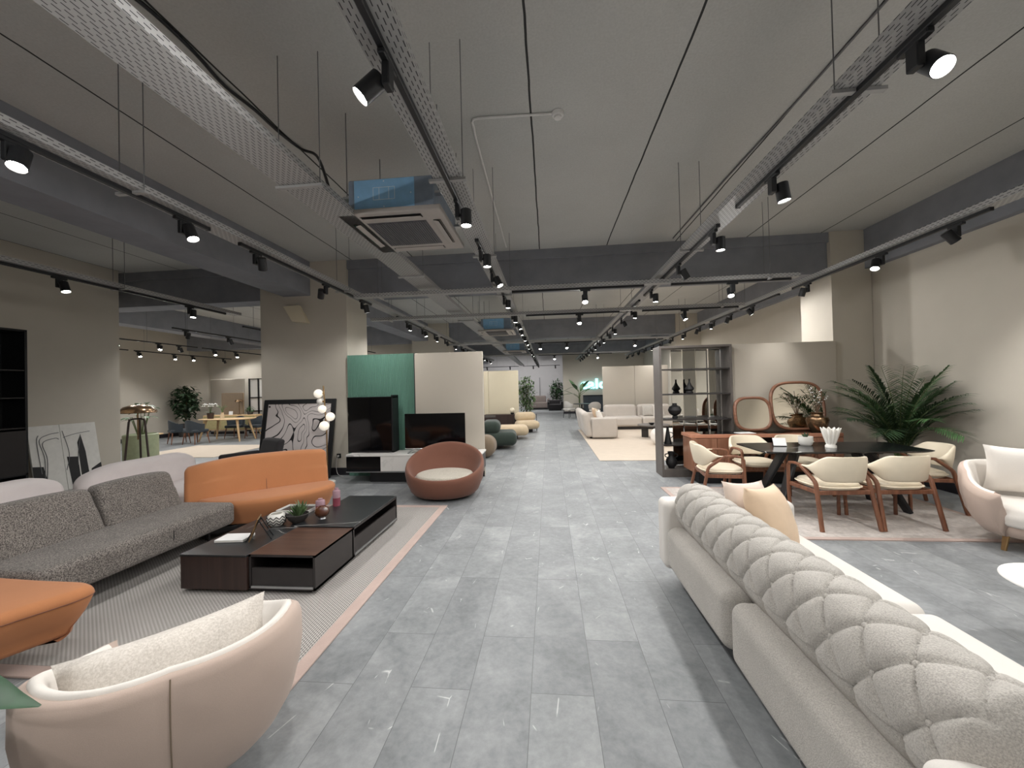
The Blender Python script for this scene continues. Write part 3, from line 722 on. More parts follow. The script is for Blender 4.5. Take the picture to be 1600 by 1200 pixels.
# ================================================================ FRONT: TUFTED SOFA
def tufted_sofa():
    t = thing('tufted_sofa', 'long grey boucle sofa with a diamond-tufted back, its back to the walkway', 'sofa', (1.4, 2.1, 0))
    ox, oy = 1.4, 2.1
    Y0, Y1 = 1.02, 3.22
    ctrl = [(1.10, .36), (1.045, .45), (1.0, .53), (.985, .62), (.995, .70), (1.03, .765), (1.09, .80), (1.17, .80), (1.235, .765), (1.275, .70), (1.30, .60), (1.32, .42)]
    prof = catmull([(x, 0, z) for x, z in ctrl], 14)
    L = [0.0]
    for a, b in zip(prof, prof[1:]): L.append(L[-1]+(b-a).length)
    tot = L[-1]
    def at(s):
        s = max(0, min(tot, s)); k = 0
        lo, hi = 0, len(L)-1
        while hi-lo > 1:
            m = (lo+hi)//2
            if L[m] <= s: lo = m
            else: hi = m
        f = (s-L[lo])/max(1e-9, L[hi]-L[lo]); p = prof[lo].lerp(prof[hi], f)
        tg = (prof[hi]-prof[lo]).normalized(); return p, Vector((-tg.z, 0, tg.x))
    s_top = min(range(len(prof)), key=lambda i: abs(prof[i].z-.775)+(0 if prof[i].x < 1.1 else 9)); s0 = L[s_top]
    PY, PS = 0.182, 0.118
    s_low = s0-2*PS+0.012
    def height(y, s):
        u = (y-0.14)/PY; w = (s-s0)/(2*PS)
        # creases bow like draped cloth
        if s >= s_low:
            a, b = u+w, u-w
            da, db = abs(a-round(a)), abs(b-round(b)); d = min(da, db)
            h = 0.017*(1-math.exp(-d/0.028))+0.012*(1-(1-2*d)**2)
            # dimple at each button
            dl = math.hypot(da*1.0, db*1.0)
            h -= 0.012*math.exp(-(dl/0.10)**2)
        else:
            uu = u; d = abs(uu-round(uu)); h = 0.015*(1-math.exp(-d/0.028))+0.007*(1-(1-2*d)**2)
            dl = math.hypot(d, (s-s_low)/(2*PS)); h -= 0.014*math.exp(-(dl/0.13)**2)
            h *= 0.55+0.45*ss(s_low-0.2, s_low, s)
        e = min(y-Y0, Y1-y); h *= ss(0, 0.05, e)
        return h-0.012
    mb = MB(); NS, NY = 190, int((Y1-Y0)/0.0088)
    rows = []
    for j in range(NY+1):
        y = Y0+(Y1-Y0)*j/NY; row = []
        e = min(y-Y0, Y1-y); inset = 0.05*(1-math.sqrt(max(0, 1-(1-min(1, e/0.06))**2)))
        for i in range(NS+1):
            s = tot*i/NS; p, n = at(s); h = height(y, s)
            if p.z < 0.5 and p.x > 1.2: h *= 0.3
            q = p+n*(h-inset); row.append(mb.bm.verts.new((q.x-ox, y-oy, q.z)))
        rows.append(row)
    for a, b in zip(rows, rows[1:]):
        for i in range(NS): mb.bm.faces.new((a[i], b[i], b[i+1], a[i+1]))
    for r in (rows[0], rows[-1]): mb.bm.faces.new(r)
    for k in range(-2, 4):
        s = s0+k*PS if k > -2 else s_low
        for n in range(-4, 40):
            y = 0.14+PY*(n+(0.5 if (k % 2) else 0.0))
            if not (Y0+0.06 < y < Y1-0.06): continue
            p, nn = at(s); q = p+nn*(-0.013)
            mb.sphere((q.x-ox, y-oy, q.z), 0.0125, u=8, v=6)
    back = mb.build('tufted_back', M['boucle'], t, ang=80)
    # lower back bolsters
    for y0, y1 in ((1.12, 2.13), (2.17, 3.20)):
        def sag(v, yy=(y1-y0)/2):
            return Vector((v.x*(1+0.08*math.cos(v.y/yy*1.4)), v.y, v.z))
        MB().rbox((0.995-ox, (y0+y1)/2-oy, 0.305), (0.17, y1-y0, 0.33), 0.065, 4, 10, fn=sag).build('back_bolster', M['boucle'], t, ang=80)
    for y0, y1 in ((1.10, 2.08), (2.09, 3.15)):
        MB().rbox((1.56-ox, (y0+y1)/2-oy, 0.33), (0.60, y1-y0, 0.27), 0.06, 4, 10).build('seat_cushion', M['seat_white'], t, ang=80)
    for y in (3.26, 0.97):
        MB().rbox((1.385-ox, y-oy, 0.395), (0.99, 0.21, 0.54), 0.05, 4, 8).build('armrest', M['seat_white'], t, ang=80)
    MB().box((1.42-ox, 2.1-oy, 0.095), (0.84, 2.2, 0.13), 0.01).build('base_frame', M['black'], t, smooth=False)
    for x, y in ((1.09, 3.0), (1.09, 1.2), (1.78, 3.0), (1.78, 1.2)):
        MB().bar((x-ox, y-oy, 0.09), (x-ox, y-oy+0.03, 0.0), 0.05, 0.02).build('leg', M['black'], t, smooth=False)
    return t
tufted_sofa()
def cushion(name, label, w, h, th, matn, loc, eul, group=None, cat='cushion', pinch=0.12):
    o = MB().pillow(w, h, th, pinch=pinch).build(name, M[matn], None, ang=80)
    o.location = loc; o.rotation_euler = eul
    return props(o, label, cat, group)
cushion('cushion', 'peach satin cushion leaning on the tufted sofa back', 0.46, 0.46, 0.21, 'peach', (1.50, 2.80, 0.655), (math.radians(70), 0.10, math.radians(40)))
cushion('cushion', 'blush linen cushion tucked behind the peach one on the tufted sofa', 0.44, 0.42, 0.15, 'blush', (1.46, 3.00, 0.66), (math.radians(70), 0.1, math.radians(28)))

# ================================================================ TUB ARMCHAIRS (front, and the right one)
def tub_armchair(label, loc, rz, group=None):
    """opening towards local +Y"""
    t = thing('tub_armchair', label, 'armchair', loc, rz, group)
    N = 56; A = math.radians(138)
    def rim(f):   # f in -1..1
        return 0.745-0.20*ss(0.42, 1.0, abs(f))
    def pt(f, r, z):
        a = f*A; sq = 1+0.10*abs(math.sin(2*a))
        return Vector((r*math.sin(a)*sq, -r*math.cos(a)*sq*1.0+0.0, z))
    outer, inner = [], []
    for i in range(N+1):
        f = -1+2*i/N; zr = rim(f)
        outer.append([pt(f, .27, .135), pt(f, .315, .145), pt(f, .355, .20), pt(f, .40, .30), pt(f, .428, .44), pt(f, .438, .54 if zr > .6 else zr-.07), pt(f, .436, zr-.055), pt(f, .425, zr-.018), pt(f, .408, zr-.004), pt(f, .396, zr-.008)])
        inner.append([pt(f, .398, zr-.012), pt(f, .394, zr+.004), pt(f, .380, zr+.008), pt(f, .366, zr-.003), pt(f, .352, zr-.05), pt(f, .335, .50), pt(f, .325, .30)])
    mo = MB(); mo.quad_ring(outer, closed=False, cap0=False, cap1=False)
    # close the arm fronts with the inner wall
    for row, rin in ((outer[0], inner[0]), (outer[-1], inner[-1])):
        iv = list(reversed(rin)); n = len(row); q = []
        for k in range(n):
            f = k/(n-1)*(len(iv)-1); a = int(min(f, len(iv)-2)); q.append(iv[a].lerp(iv[a+1], f-a))
        q[-1] = row[-1].copy()
        mid = [row[k].lerp(q[k], .5)+(pt(1.06 if row is outer[-1] else -1.06, 0.38, 0)-pt(1.0 if row is outer[-1] else -1.0, 0.38, 0))*(.8 if 0 < k < n-1 else 0) for k in range(n)]
        mo.quad_ring([row, mid, q], closed=False, cap0=False, cap1=False)
    bmesh.ops.remove_doubles(mo.bm, verts=mo.bm.verts[:], dist=1e-4)
    mo.lathe([(0.0, 0.14), (0.27, 0.135), (0.315, 0.145), (0.345, 0.22), (0.33, 0.26)], seg=40, cap0=False, cap1=True)
    sh = mo.build('shell', M['pink_fabric'], t, ang=60)
    sm = MB(); sm.tube([pt(0, .325, .155), pt(0, .402, .30), pt(0, .4305, .44), pt(0, .4405, .54), pt(0, .4385, .68), pt(0, .427, .728)], 0.0022, 6)
    sm.build('back_seam', M['taupe'], sh)
    ml = MB(); ml.quad_ring(inner, closed=False, cap0=False, cap1=False); ml.build('inner_lining', M['ivory_fabric'], t, ang=70)
    out = [(0.335*math.cos(2*PI*i/40)*(1.0), 0.335*math.sin(2*PI*i/40)*1.03+0.05) for i in range(40)]
    MB().slab(out, 0.24, 0.43, 0.05, bulge=0.012).build('seat_cushion', M['ivory_fabric'], t, ang=70)
    for x, y in ((.12, -.21), (-.12, -.21), (.2, .18), (-.2, .18)):
        MB().bar((x, y, 0.145), (x*1.12, y*1.12, 0), 0.05, 0.022, w1=0.035).build('foot', M['brass'], t, smooth=False)
    return t
fd = 0.73
tub_armchair('dusty pink tub armchair with ivory lining, seen from behind on the striped rug corner', (-1.61, 1.535, 0.014), fd).scale = (1.0, 1.0, .835)
cushion('cushion', 'oatmeal chenille cushion in the dusty pink armchair seen from behind', 0.66, 0.40, 0.21, 'cushion_oat', (-1.515, 1.415, 0.475), (math.radians(60), -.03, fd+.12), pinch=0.10)
tub_armchair('dusty pink tub armchair by the right wall behind the round white table', (4.43, 3.99, 0), 2.52)
cushion('cushion', 'plain ivory cushion standing in the armchair by the right wall', 0.56, 0.50, 0.19, 'ivory_fabric', (4.53, 4.12, 0.69), (math.radians(-76), 0, -0.62))
t = thing('round_table', 'round white pedestal table at the right beside the tufted sofa', 'table', (2.94, 2.42, 0))
MB().lathe([(0, .40), (.30, .40), (.315, .41), (.312, .418), (.30, .42), (0, .42)], seg=56, cap0=False, cap1=False).build('tabletop', M['white'], t)
MB().lathe([(0, 0), (.17, 0), (.17, .012), (.05, .03), (.035, .08), (.035, .40)], seg=32, cap0=False).build('pedestal', M['white'], t)

# plant whose leaf enters at the left edge
t = thing('potted_plant', 'broad dark green leaves of a potted plant beside the front armchair', 'plant', (-2.05, 0.78, 0))
MB().lathe([(0, 0), (.13, 0), (.17, .30), (.16, .32), (.14, .32), (.13, .26), (0, .26)], cap0=False, cap1=False).build('pot', M['pot'], t)
lf = MB()
def blade(mb, base, tip, width, up=(0, 0, 1), n=8, droop=0.0, fold=0.18, shape=0.8):
    base, tip = Vector(base), Vector(tip); d = tip-base; x = d.cross(Vector(up)); x = x.normalized() if x.length > 1e-5 else d.orthogonal().normalized(); nn = x.cross(d).normalized()
    prev = None
    for i in range(n+1):
        s = i/n; w = width*math.sin(PI*min(1, max(0, s))**shape)*0.5 if 0 < i < n else width*0.02
        c = base+d*s-Vector((0, 0, droop))*s*s
        row = [mb.bm.verts.new(c-x*w+nn*w*fold), mb.bm.verts.new(c), mb.bm.verts.new(c+x*w+nn*w*fold)]
        if prev:
            mb.bm.faces.new((prev[0], prev[1], row[1], row[0])); mb.bm.faces.new((prev[1], prev[2], row[2], row[1]))
        prev = row
for b, tp, w in (((0.0, 0, .9), (0.66, 0.14, .77), .22), ((0, 0, .8), (.3, -.35, 1.0), .13), ((0, 0, .85), (-.35, .2, 1.1), .13), ((0, 0, .9), (.1, .4, 1.05), .12), ((0, 0, .95), (-.1, -.2, 1.4), .13)):
    blade(lf, b, tp, w, n=10, fold=0.35)
lf.build('leaves', M['leaf_deep'], t)
MB().tube([(0, 0, .25), (.01, 0, .6), (0, 0, .97)], .012, 8).build('stem', M['stem'], t)

# ================================================================ LEFT LOUNGE
t = thing('area_rug', 'grey woven rug with a dusty rose border under the dark coffee table', 'rug', (-3.0, 3.56, 0))
MB().box((0, 0, 0.006), (2.98, 3.06, 0.012)).build('woven_field', M['rug'], t, smooth=False)
bd = MB()
for c, d in (((1.535, 0, .0065), (.09, 3.24, .013)), ((-1.535, 0, .0065), (.09, 3.24, .013)), ((0, -1.575, .0065), (2.98, .09, .013)), ((0, 1.575, .0065), (2.98, .09, .013))): bd.box(c, d, 0.003, 1)
bd.build('border', M['rug_border'], t, smooth=False)

# dark coffee table made of interlocking blocks
t = thing('coffee_table', 'low dark coffee table of interlocking stone and walnut blocks with open drawers', 'coffee table', (-2.43, 3.0, 0.013))
o = Vector((-2.43, 3.0, 0))
def L3(x, y, z): return (x-o.x, y-o.y, z)
a = MB().b2(L3(-3.0, 2.85, .03), L3(-2.425, 4.10, .292), 0.003, 1).build('side_block', M['darkwood'], t, smooth=False)
MB().b2(L3(-3.003, 2.847, .292), L3(-2.425, 4.103, .307), 0.002, 1).build('stone_top', M['blackstone'], a, smooth=False)
w = 0.018
b = MB(); x0, x1, y0, y1 = -2.42, -1.86, 2.87, 3.46
b.b2(L3(x0, y0, .04), L3(x0+w, y1, .307)); b.b2(L3(x1-w, y0, .03), L3(x1, y1, .307)); b.b2(L3(x0, y0, .289), L3(x1, y1, .307)); b.b2(L3(x0, y0, .03), L3(x1, y1, .05)); b.b2(L3(x0, y1-w, .03), L3(x1, y1, .307))
b = b.build('drawer_carcass', M['darkpanel'], t, smooth=False)
MB().b2(L3(x0, y0, .3065), L3(x1, y1, .3085), 0).build('walnut_top', M['darkwoodx'], b, smooth=False)
d = MB(); d.b2(L3(x0+w+.004, y0+.004, .06), L3(x1-w-.004, y0+.022, .20)); d.b2(L3(x0+w+.004, y0+.02, .06), L3(x1-w-.004, y1-.05, .07)); d = d.build('drawer', M['darkpanel'], t, smooth=False)
MB().b2(L3(x0+w, y0-.004, .042), L3(x1-w, y0+.014, .060)).build('metal_handle', M['chrome'], d, smooth=False)
y0, y1 = 3.465, 4.50; x0 = -2.415
b = MB()
b.b2(L3(x0, y0, .03), L3(x1, y0+w, .307)); b.b2(L3(x0, y1-w, .03), L3(x1, y1, .307)); b.b2(L3(x0, y0, .287), L3(x1, y1, .307)); b.b2(L3(x0, y0, .03), L3(x1, y1, .05)); b.b2(L3(x0, y0, .03), L3(x0+w, y1, .307))
b = b.build('long_drawer_carcass', M['darkpanel'], t, smooth=False)
MB().b2(L3(x0-.04, y0, .307), L3(x1, y1, .320), 0.002, 1).build('stone_top', M['blackstone'], b, smooth=False)
d = MB(); d.b2(L3(x1-.022, y0+w+.004, .06), L3(x1-.004, y1-w-.004, .205)); d.b2(L3(x0+.06, y0+w+.004, .06), L3(x1-.02, y1-w-.004, .07)); d = d.build('drawer', M['darkpanel'], t, smooth=False)
MB().b2(L3(x1-.014, y0+w, .042), L3(x1+.004, y1-w, .060)).build('metal_handle', M['chrome'], d, smooth=False)
MB().b2(L3(-2.94, 2.91, 0), L3(-1.92, 4.44, .03)).build('recessed_plinth', M['black'], t, smooth=False)
ZT1 = 0.320   # stone top of the side block (incl. rug)
# things on it
t = thing('book', 'thin white book lying on the coffee table beside the tablet easel', 'book', (-2.80, 3.17, ZT1), 0.1)
MB().box((0, 0, .011), (.25, .16, .022), .002, 1).build('cover', M['paper'], t, smooth=False)
MB().box((0.004, -.002, .011), (.244, .158, .016)).build('pages', M['canvas'], t, smooth=False)
t = thing('tablet', 'slim tablet propped on a black easel on the coffee table', 'tablet', (-2.60, 3.16, ZT1), -1.05)
MB().box((0, 0.0, .105), (.17, .009, .20), .004, 2, rot=Euler((math.radians(-20), 0, 0))).build('screen_body', M['brass'], t, smooth=False)
MB().box((0, -.0052, .105), (.155, .002, .185), 0, rot=Euler((math.radians(-20), 0, 0))).build('screen', M['screen'], t, smooth=False)
e = MB()
for s in (-1, 1): e.bar((s*.05, .03, .19), (s*.05, .13, 0), .01, .01); e.bar((s*.05, .035, .17), (s*.05, -.06, 0.006), .01, .01)
e.bar((-.05, .10, .07), (.05, .10, .07), .008, .008); e.build('easel', M['black'], t, smooth=False)
def lathe_thing(name, label, cat, loc, prof, matn, part='body', **k):
    t = thing(name, label, cat, loc); MB().lathe(prof, seg=k.get('seg', 28), cap0=False, cap1=False).build(part, M[matn], t); return t
t = lathe_thing('candle_bowl', 'round candle bowl with black and white zigzag pattern', 'bowl', (-2.67, 3.52, ZT1), [(0, 0), (.05, 0), (.075, .025), (.085, .06), (.078, .095), (.055, .115), (.05, .112), (.068, .09), (.07, .06), (0, .03)], 'ceramic')
z = MB()
for row in range(3):
    for k in range(10):
        a0, a1 = 2*PI*k/10, 2*PI*(k+.5)/10
        rr = (.0795, .087, .083)[row]; zz = (.03, .058, .085)[row]
        z.bar((rr*math.cos(a0), rr*math.sin(a0), zz-.012), (rr*math.cos(a1), rr*math.sin(a1), zz+.012), .007, .004, up=(math.cos(a0), math.sin(a0), 0))
        a2 = 2*PI*(k+1)/10
        z.bar((rr*math.cos(a1), rr*math.sin(a1), zz+.012), (rr*math.cos(a2), rr*math.sin(a2), zz-.012), .007, .004, up=(math.cos(a1), math.sin(a1), 0))
z.build('zigzag_pattern', M['ink'], t, smooth=False)
t = lathe_thing('succulent_bowl', 'green succulent in a dark grey bowl on the coffee table', 'plant', (-2.505, 3.60, ZT1), [(0, 0), (.045, 0), (.085, .04), (.10, .085), (.095, .088), (.08, .06), (0, .055)], 'pot', 'bowl')
s = MB()
for i in range(26):
    a = i*2.4; r = .02+.055*(i/26); h = .10+.055*(1-i/26)+.03*random.random()
    blade(s, (r*.4*math.cos(a), r*.4*math.sin(a), .06), (r*1.5*math.cos(a), r*1.5*math.sin(a), h+.02), .032, n=5, fold=.5)
for i in range(5):
    a = i*1.3; blade(s, (.03, .02, .08), (.03+.08*math.cos(a), .03+.05*math.sin(a), .19+.01*i), .03, n=5, fold=.4)
s.build('leaves', M['leaf_ficus'], t)
t = lathe_thing('glass_globe', 'amber brown glass globe on a silver stand', 'ornament', (-2.30, 3.68, ZT1-.004), [(0, .028), (.03, .03), (.062, .06), (.07, .09), (.058, .125), (.03, .142), (.028, .14), (0, .13)], 'amber', 'globe')
MB().lathe([(0, 0), (.04, 0), (.045, .006), (.03, .02), (.025, .032), (0, .032)], seg=20, cap0=False, cap1=False).build('stand', M['chrome'], t)
t = thing('tray', 'low dark tray lying beside the two pink candles on the coffee table', 'tray', (-2.76, 3.98, ZT1))
MB().box((0, 0, .006), (.36, .22, .012), .004, 1).build('base', M['darkpanel'], t, smooth=False)
rm = MB()
for c, d in (((0, .108, .015), (.36, .006, .03)), ((0, -.108, .015), (.36, .006, .03)), ((.178, 0, .015), (.006, .21, .03)), ((-.178, 0, .015), (.006, .21, .03))): rm.box(c, d)
rm.build('rim', M['canvas'], t, smooth=False)
def candle(label, loc, r, h):
    t = thing('candle_jar', label, 'candle', loc)
    MB().lathe([(0, 0), (r, 0), (r, h*.45)], seg=24, cap0=False, cap1=False).build('wax', M['pinkglass'], t)
    MB().lathe([(r, h*.45), (r*1.0, h*.8), (r*.9, h*.86), (r*.5, h*.9), (r*.5, h), (0, h)], seg=24, cap0=False, cap1=False).build('frosted_top', M['paleglass'], t)
candle('short pink candle jar beside the tray', (-2.50, 3.97, ZT1), .048, .13)
candle('tall pink candle bottle at the end of the tray', (-2.47, 4.22, ZT1-.02+.0), .045, .205) if False else candle('tall pink candle bottle beside the short candle jar', (-2.39, 4.10, .334), .04, .20)

# tweed sofa
def back_slab(mb, c, w, h, th, lean, rz, r=.05, bow=0.0):
    """upright cushion: local x = width, leaning backwards (+y)"""
    def fn(v):
        zz = v.z+h/2
        return Vector((v.x*(1-0.05*zz/h), v.y+math.tan(lean)*zz+bow*(v.x/(w/2))**2, v.z-0.02*(abs(v.x)/(w/2))**3*(1 if v.z > 0 else 0)))
    mb.rbox((c[0], c[1], c[2]+h/2), (w, th, h), r, 4, 10, rot=Rz(rz), fn=fn)
t = thing('tweed_sofa', 'long brown-grey tweed sofa with two leaning back cushions', 'sofa', (-3.8, 3.2, 0.0))
o = Vector((-3.8, 3.2, 0))
sc = MB().rbox((0.02, 3.105-o.y, .31), (.66, 1.65, .24), .055, 4, 14).build('seat_cushion', M['tweed'], t, ang=80)
MB().tube([(.34, .02, .24), (.352, .02, .30), (.352, .02, .36), (.33, .02, .415), (.25, .02, .428)], .004, 6).build('seat_seam', M['dkfabric'], sc)
for y0, y1 in ((2.22, 3.13), (3.14, 3.86)):
    mb = MB(); back_slab(mb, (-4.07-o.x, (y0+y1)/2-o.y, .40), y1-y0, .40, .15, math.radians(20), PI/2, .045); mb.build('back_cushion', M['tweed'], t, ang=80)
MB().box((-.05, -.05, .17), (.40, 1.5, .07), .01).build('base_frame', M['black'], t, smooth=False)
for x, y in ((.12, .62), (.12, -.75), (-.22, .62), (-.22, -.75)):
    MB().cyl((x, y, .16), (x, y, .0 if x < 0 else .012), .016, .012, 10).build('leg', M['black'], t)
# cognac chaise at the left edge
def blob(pts, n=8): return [(p.x, p.y) for p in catmull([(x, y, 0) for x, y in list(pts)+[pts[0]]], n)[:-1]]
t = thing('chaise_ottoman', 'rounded cognac orange chaise in front of the tweed sofa', 'ottoman', (-3.6, 1.75, 0.013))
ol = blob([(-.7, -.45), (0.1, -.47), (.46, -.20), (.66, .17), (.735, .36), (.66, .455), (.35, .475), (-.7, .47), (-.95, 0)])
MB().slab(ol, .125, .42, .055, bulge=.012, shrink0=.10).build('seat', M['orange'], t, ang=80)
sm = MB(); cx = sum(p[0] for p in ol)/len(ol); cy = sum(p[1] for p in ol)/len(ol)
sm.tube([(p[0], p[1], .362) for p in ol]+[(ol[0][0], ol[0][1], .362)], .003, 6); sm.build('seam', M['rust'], t)
MB().box((-.1, 0, .10), (.9, .5, .05), .01).build('base_frame', M['black'], t, smooth=False)
for x, y in ((.25, .15), (.2, -.2), (-.5, .2), (-.5, -.2)): MB().cyl((x, y, .09), (x, y, 0), .02, .016, 10).build('leg', M['black'], t)
# pale sofa behind the tweed one
t = thing('pale_sofa', 'pale grey velvet sofa with two rounded backs behind the tweed sofa', 'sofa', (-5.0, 4.0, 0))
o = Vector((-5.0, 4.0, 0))
for y0, y1 in ((2.35, 3.72), (3.86, 5.28)):
    def rnd(v, yy=(y1-y0)/2, h=.27):
        k = abs(v.x)/yy
        return Vector((v.x, v.y+0.10*(k**2), v.z-(0.13*max(0, k-.45)**2/.30 if v.z > 0 else 0)))
    MB().rbox((-.24, (y0+y1)/2-o.y, .57), (y1-y0, .20, .48), .085, 4, 12, rot=Rz(PI/2), fn=rnd).build('backrest', M['lilac'], t, ang=80)
MB().rbox((.16, -.15, .31), (.78, 2.9, .24), .06, 4, 10).build('seat', M['lilac'], t, ang=80)
for x, y in ((.4, 1.1), (.4, -1.4), (-.2, 1.1), (-.2, -1.4)): MB().cyl((x, y, .2), (x, y, 0), .018, .012, 10).build('leg', M['black'], t)
# cognac sofa
t = thing('cognac_sofa', 'curved cognac orange sofa between the tweed sofa and the floor lamp', 'sofa', (-3.45, 4.35, 0), math.radians(43))
# local: x along the length, -y is the front
def fn(v, h=.235):
    k = v.x/.78
    return Vector((v.x, v.y+.16*(v.z+h)/(2*h)*.9-.05*k*k, v.z-(.10*max(0, -k-.1)**2+.03*max(0, k)**3 if v.z > 0 else 0)))
bk = MB().rbox((0, .24, .60), (1.50, .17, .47), .05, 4, 14, fn=fn).build('backrest', M['orange'], t, ang=80)
sm = MB(); sm.tube([(.04, .155, .40), (.04, .215, .55), (.04, .288, .74), (.04, .33, .815)], .003, 6); sm.build('centre_seam', M['rust'], bk)
ol = blob([(-.66, .30), (-.62, .08), (-.40, -.20), (-.05, -.36), (.38, -.34), (.70, -.18), (.80, .02), (.72, .22), (.45, .30), (0, .32), (-.45, .32)])
MB().slab(ol, .13, .415, .05, bulge=.01, shrink0=.07).build('seat', M['orange'], t, ang=80)
MB().box((-.05, .02, .10), (1.2, .36, .06), .01).build('base_frame', M['black'], t, smooth=False)
for x, y in ((.5, -.1), (-.55, -.1), (.5, .15), (-.55, .15)): MB().cyl((x, y, .09), (x, y, 0), .02, .016, 10).build('leg', M['black'], t)
# charcoal chair behind
t = thing('charcoal_armchair', 'charcoal armchair half hidden behind the cognac sofa', 'armchair', (-5.05, 6.05, 0), -0.5)
MB().rbox((0, 0, .34), (.66, .62, .2), .05, 3, 6).build('seat', M['dkfabric'], t, ang=80)
mb = MB(); back_slab(mb, (0, .27, .36), .66, .46, .12, math.radians(14), 0, .05); mb.build('backrest', M['dkfabric'], t, ang=80)
for s in (-1, 1):
    MB().rbox((s*.33, -.02, .42), (.1, .62, .36), .045, 3, 6).build('armrest', M['dkfabric'], t, ang=80)
    for y in (-.24, .24): MB().cyl((s*.27, y, .25), (s*.29, y*1.05, 0), .018, .012, 10).build('leg', M['walnut'], t)
# rust tub chair
t = thing('swivel_tub_chair', 'rust brown round tub chair at the end of the rug', 'armchair', (-1.60, 5.74, 0), 0.12)
N = 64; ou, inn = [], []
for i in range(N):
    a = 2*PI*i/N; c = (1+math.cos(a))/2                 # a = 0 at the back (+y)
    zr = .335+.395*c**1.25; R = .535+.03*c
    def pp(r, z, a=a, c=c): return (r*math.sin(a)*1.08, r*math.cos(a)+.06*(z-.3)*c*2, z)
    ou.append([pp(.36, .03), pp(.42, .045), pp(.47, .10), pp(R*.965, .10+(zr-.10)*.4), pp(R, .10+(zr-.10)*.72), pp(R*1.0, zr-.04), pp(R*.985, zr-.01), pp(R*.955, zr), pp(R*.92, zr-.012), pp(R*.895, zr-.045), pp(R*.85, .10+(zr-.10)*.70), pp(.42, .255), pp(.2, .235)])
mb = MB(); mb.quad_ring(ou+[ou[0]], closed=False, cap0=False, cap1=False); bmesh.ops.remove_doubles(mb.bm, verts=mb.bm.verts[:], dist=1e-4)
mb.lathe([(0, .03), (.36, .03)], seg=32, cap0=False, cap1=False); mb.lathe([(0, .236), (.21, .236)], seg=32, cap0=False, cap1=False)
mb.build('shell', M['rust'], t, ang=80)
ol = [(.43*math.cos(2*PI*i/40), .40*math.sin(2*PI*i/40)-.03) for i in range(40)]
MB().slab(ol, .245, .345, .045, bulge=.02).build('seat_cushion', M['rust_pad'], t, ang=80)
MB().cyl((0, 0, 0), (0, 0, .04), .33, seg=40).build('swivel_base', M['black'], t)

# ================================================================ BY THE WIDE COLUMN
t = thing('framed_artwork', 'large framed contour line drawing leaning on the wide column', 'picture', (-4.83, 6.82, 0), 0.0)
lean = math.radians(-10)
R = Euler((lean, 0, 0)); o = Vector((0, 0, 0))
def lean_box(mb, x0, x1, z0, z1, th, dy=0.0):
    c = Vector(((x0+x1)/2, dy, (z0+z1)/2)); c.rotate(R); mb.box(c, (abs(x1-x0), th, abs(z1-z0)), 0.003, 1, rot=R); return mb
fr = MB(); Wd, Hd, bw = 1.47, 1.50, .085
lean_box(fr, -Wd/2, -Wd/2+bw, .01, Hd, .04); lean_box(fr, Wd/2-bw, Wd/2, .01, Hd, .04); lean_box(fr, -Wd/2+bw, Wd/2-bw, .01, .01+bw, .04); lean_box(fr, -Wd/2+bw, Wd/2-bw, Hd-bw, Hd, .04)
fr.build('frame', M['black'], t, smooth=False)
lean_box(MB(), -Wd/2+.03, Wd/2-.03, .04, Hd-.03, .012).build('drawing', M['contour'], t, smooth=False)
t = thing('globe_floor_lamp', 'brass floor lamp with a stack of white glass globes beside the framed drawing', 'floor lamp', (-3.90, 6.42, 0))
MB().lathe([(0, 0), (.13, 0), (.13, .035), (.12, .045), (0, .045)], seg=36, cap0=False, cap1=False).build('base', M['ceramic'], t)
MB().tube([(0, 0, .04), (-.0, 0, .9), (-.045, 0, 1.72)], .012, 10).build('pole', M['brass'], t)
gl = [(-.13, -.02, 1.585, .075, 1), (-.125, .03, 1.445, .062, 0), (-.02, -.09, 1.315, .068, 1), (.085, -.02, 1.175, .075, 1), (0.0, -.07, 1.02, .082, 1)]
for x, y, z, r, on in gl:
    g = MB().sphere((x, y, z), r, u=24, v=16).build('globe', M['globe'] if on else M['white'], t)
    MB().cyl((x*.1-.02, 0, z), (x*.62-.006, y*.62, z), .014, .018, 10).build('holder', M['brass'], g)
t = thing('wall_socket', 'black wall socket with a hanging cord low on the wide column', 'socket', (-4.07, 7.095, .37))
MB().box((0, -.004, 0), (.085, .016, .085), .004, 1).build('plate', M['black'], t, smooth=False)
MB().cyl((0, -.012, 0), (0, -.035, 0), .018, seg=12).build('plug', M['white'], t)
MB().tube(catmull([(0, -.03, 0), (-.02, -.05, -.08), (-.03, -.05, -.20), (0, -.06, -.33), (.09, -.10, -.364), (.20, -.2, -.365)], 6), .004, 6).build('cord', M['white'], t)
# green slatted panel, partitions
t = thing('slatted_wall_panel', 'tall green slatted panel behind the glass cabinet', 'wall panel', (-3.17, 7.03, 0))
mb = MB(); mb.b2((-.66, .0, 0), (.66, .05, 2.30))
n = 46
for i in range(n): x = -.645+1.29*i/(n-1); mb.box((x, -.006, 1.15), (.018, .014, 2.30), .004, 1)
mb.build('slats', M['green_slats'], t, smooth=False)
MB().b2((.66, -.02, 0), (.685, .06, 2.30)).build('edge_trim', M['black'], t, smooth=False)
def partition(label, x0, x1, y, h, matn='panel', th=.07, joints=(), round_end=None):
    t = thing('partition_panel', label, 'partition', ((x0+x1)/2, y, 0), kind='thing'); c = (x0+x1)/2
    edges = [x0]+list(joints)+[x1]
    for a, b in zip(edges, edges[1:]):
        MB().b2((a-c+.003, 0, .0), (b-c-.003, th, h), .012, 3).build('board', M[matn], t, smooth=True)
    MB().b2((x0-c+.01, -.006, 0), (x1-c-.01, th+.006, .10)).build('skirting', M['baseboard'], t, smooth=False)
    return t
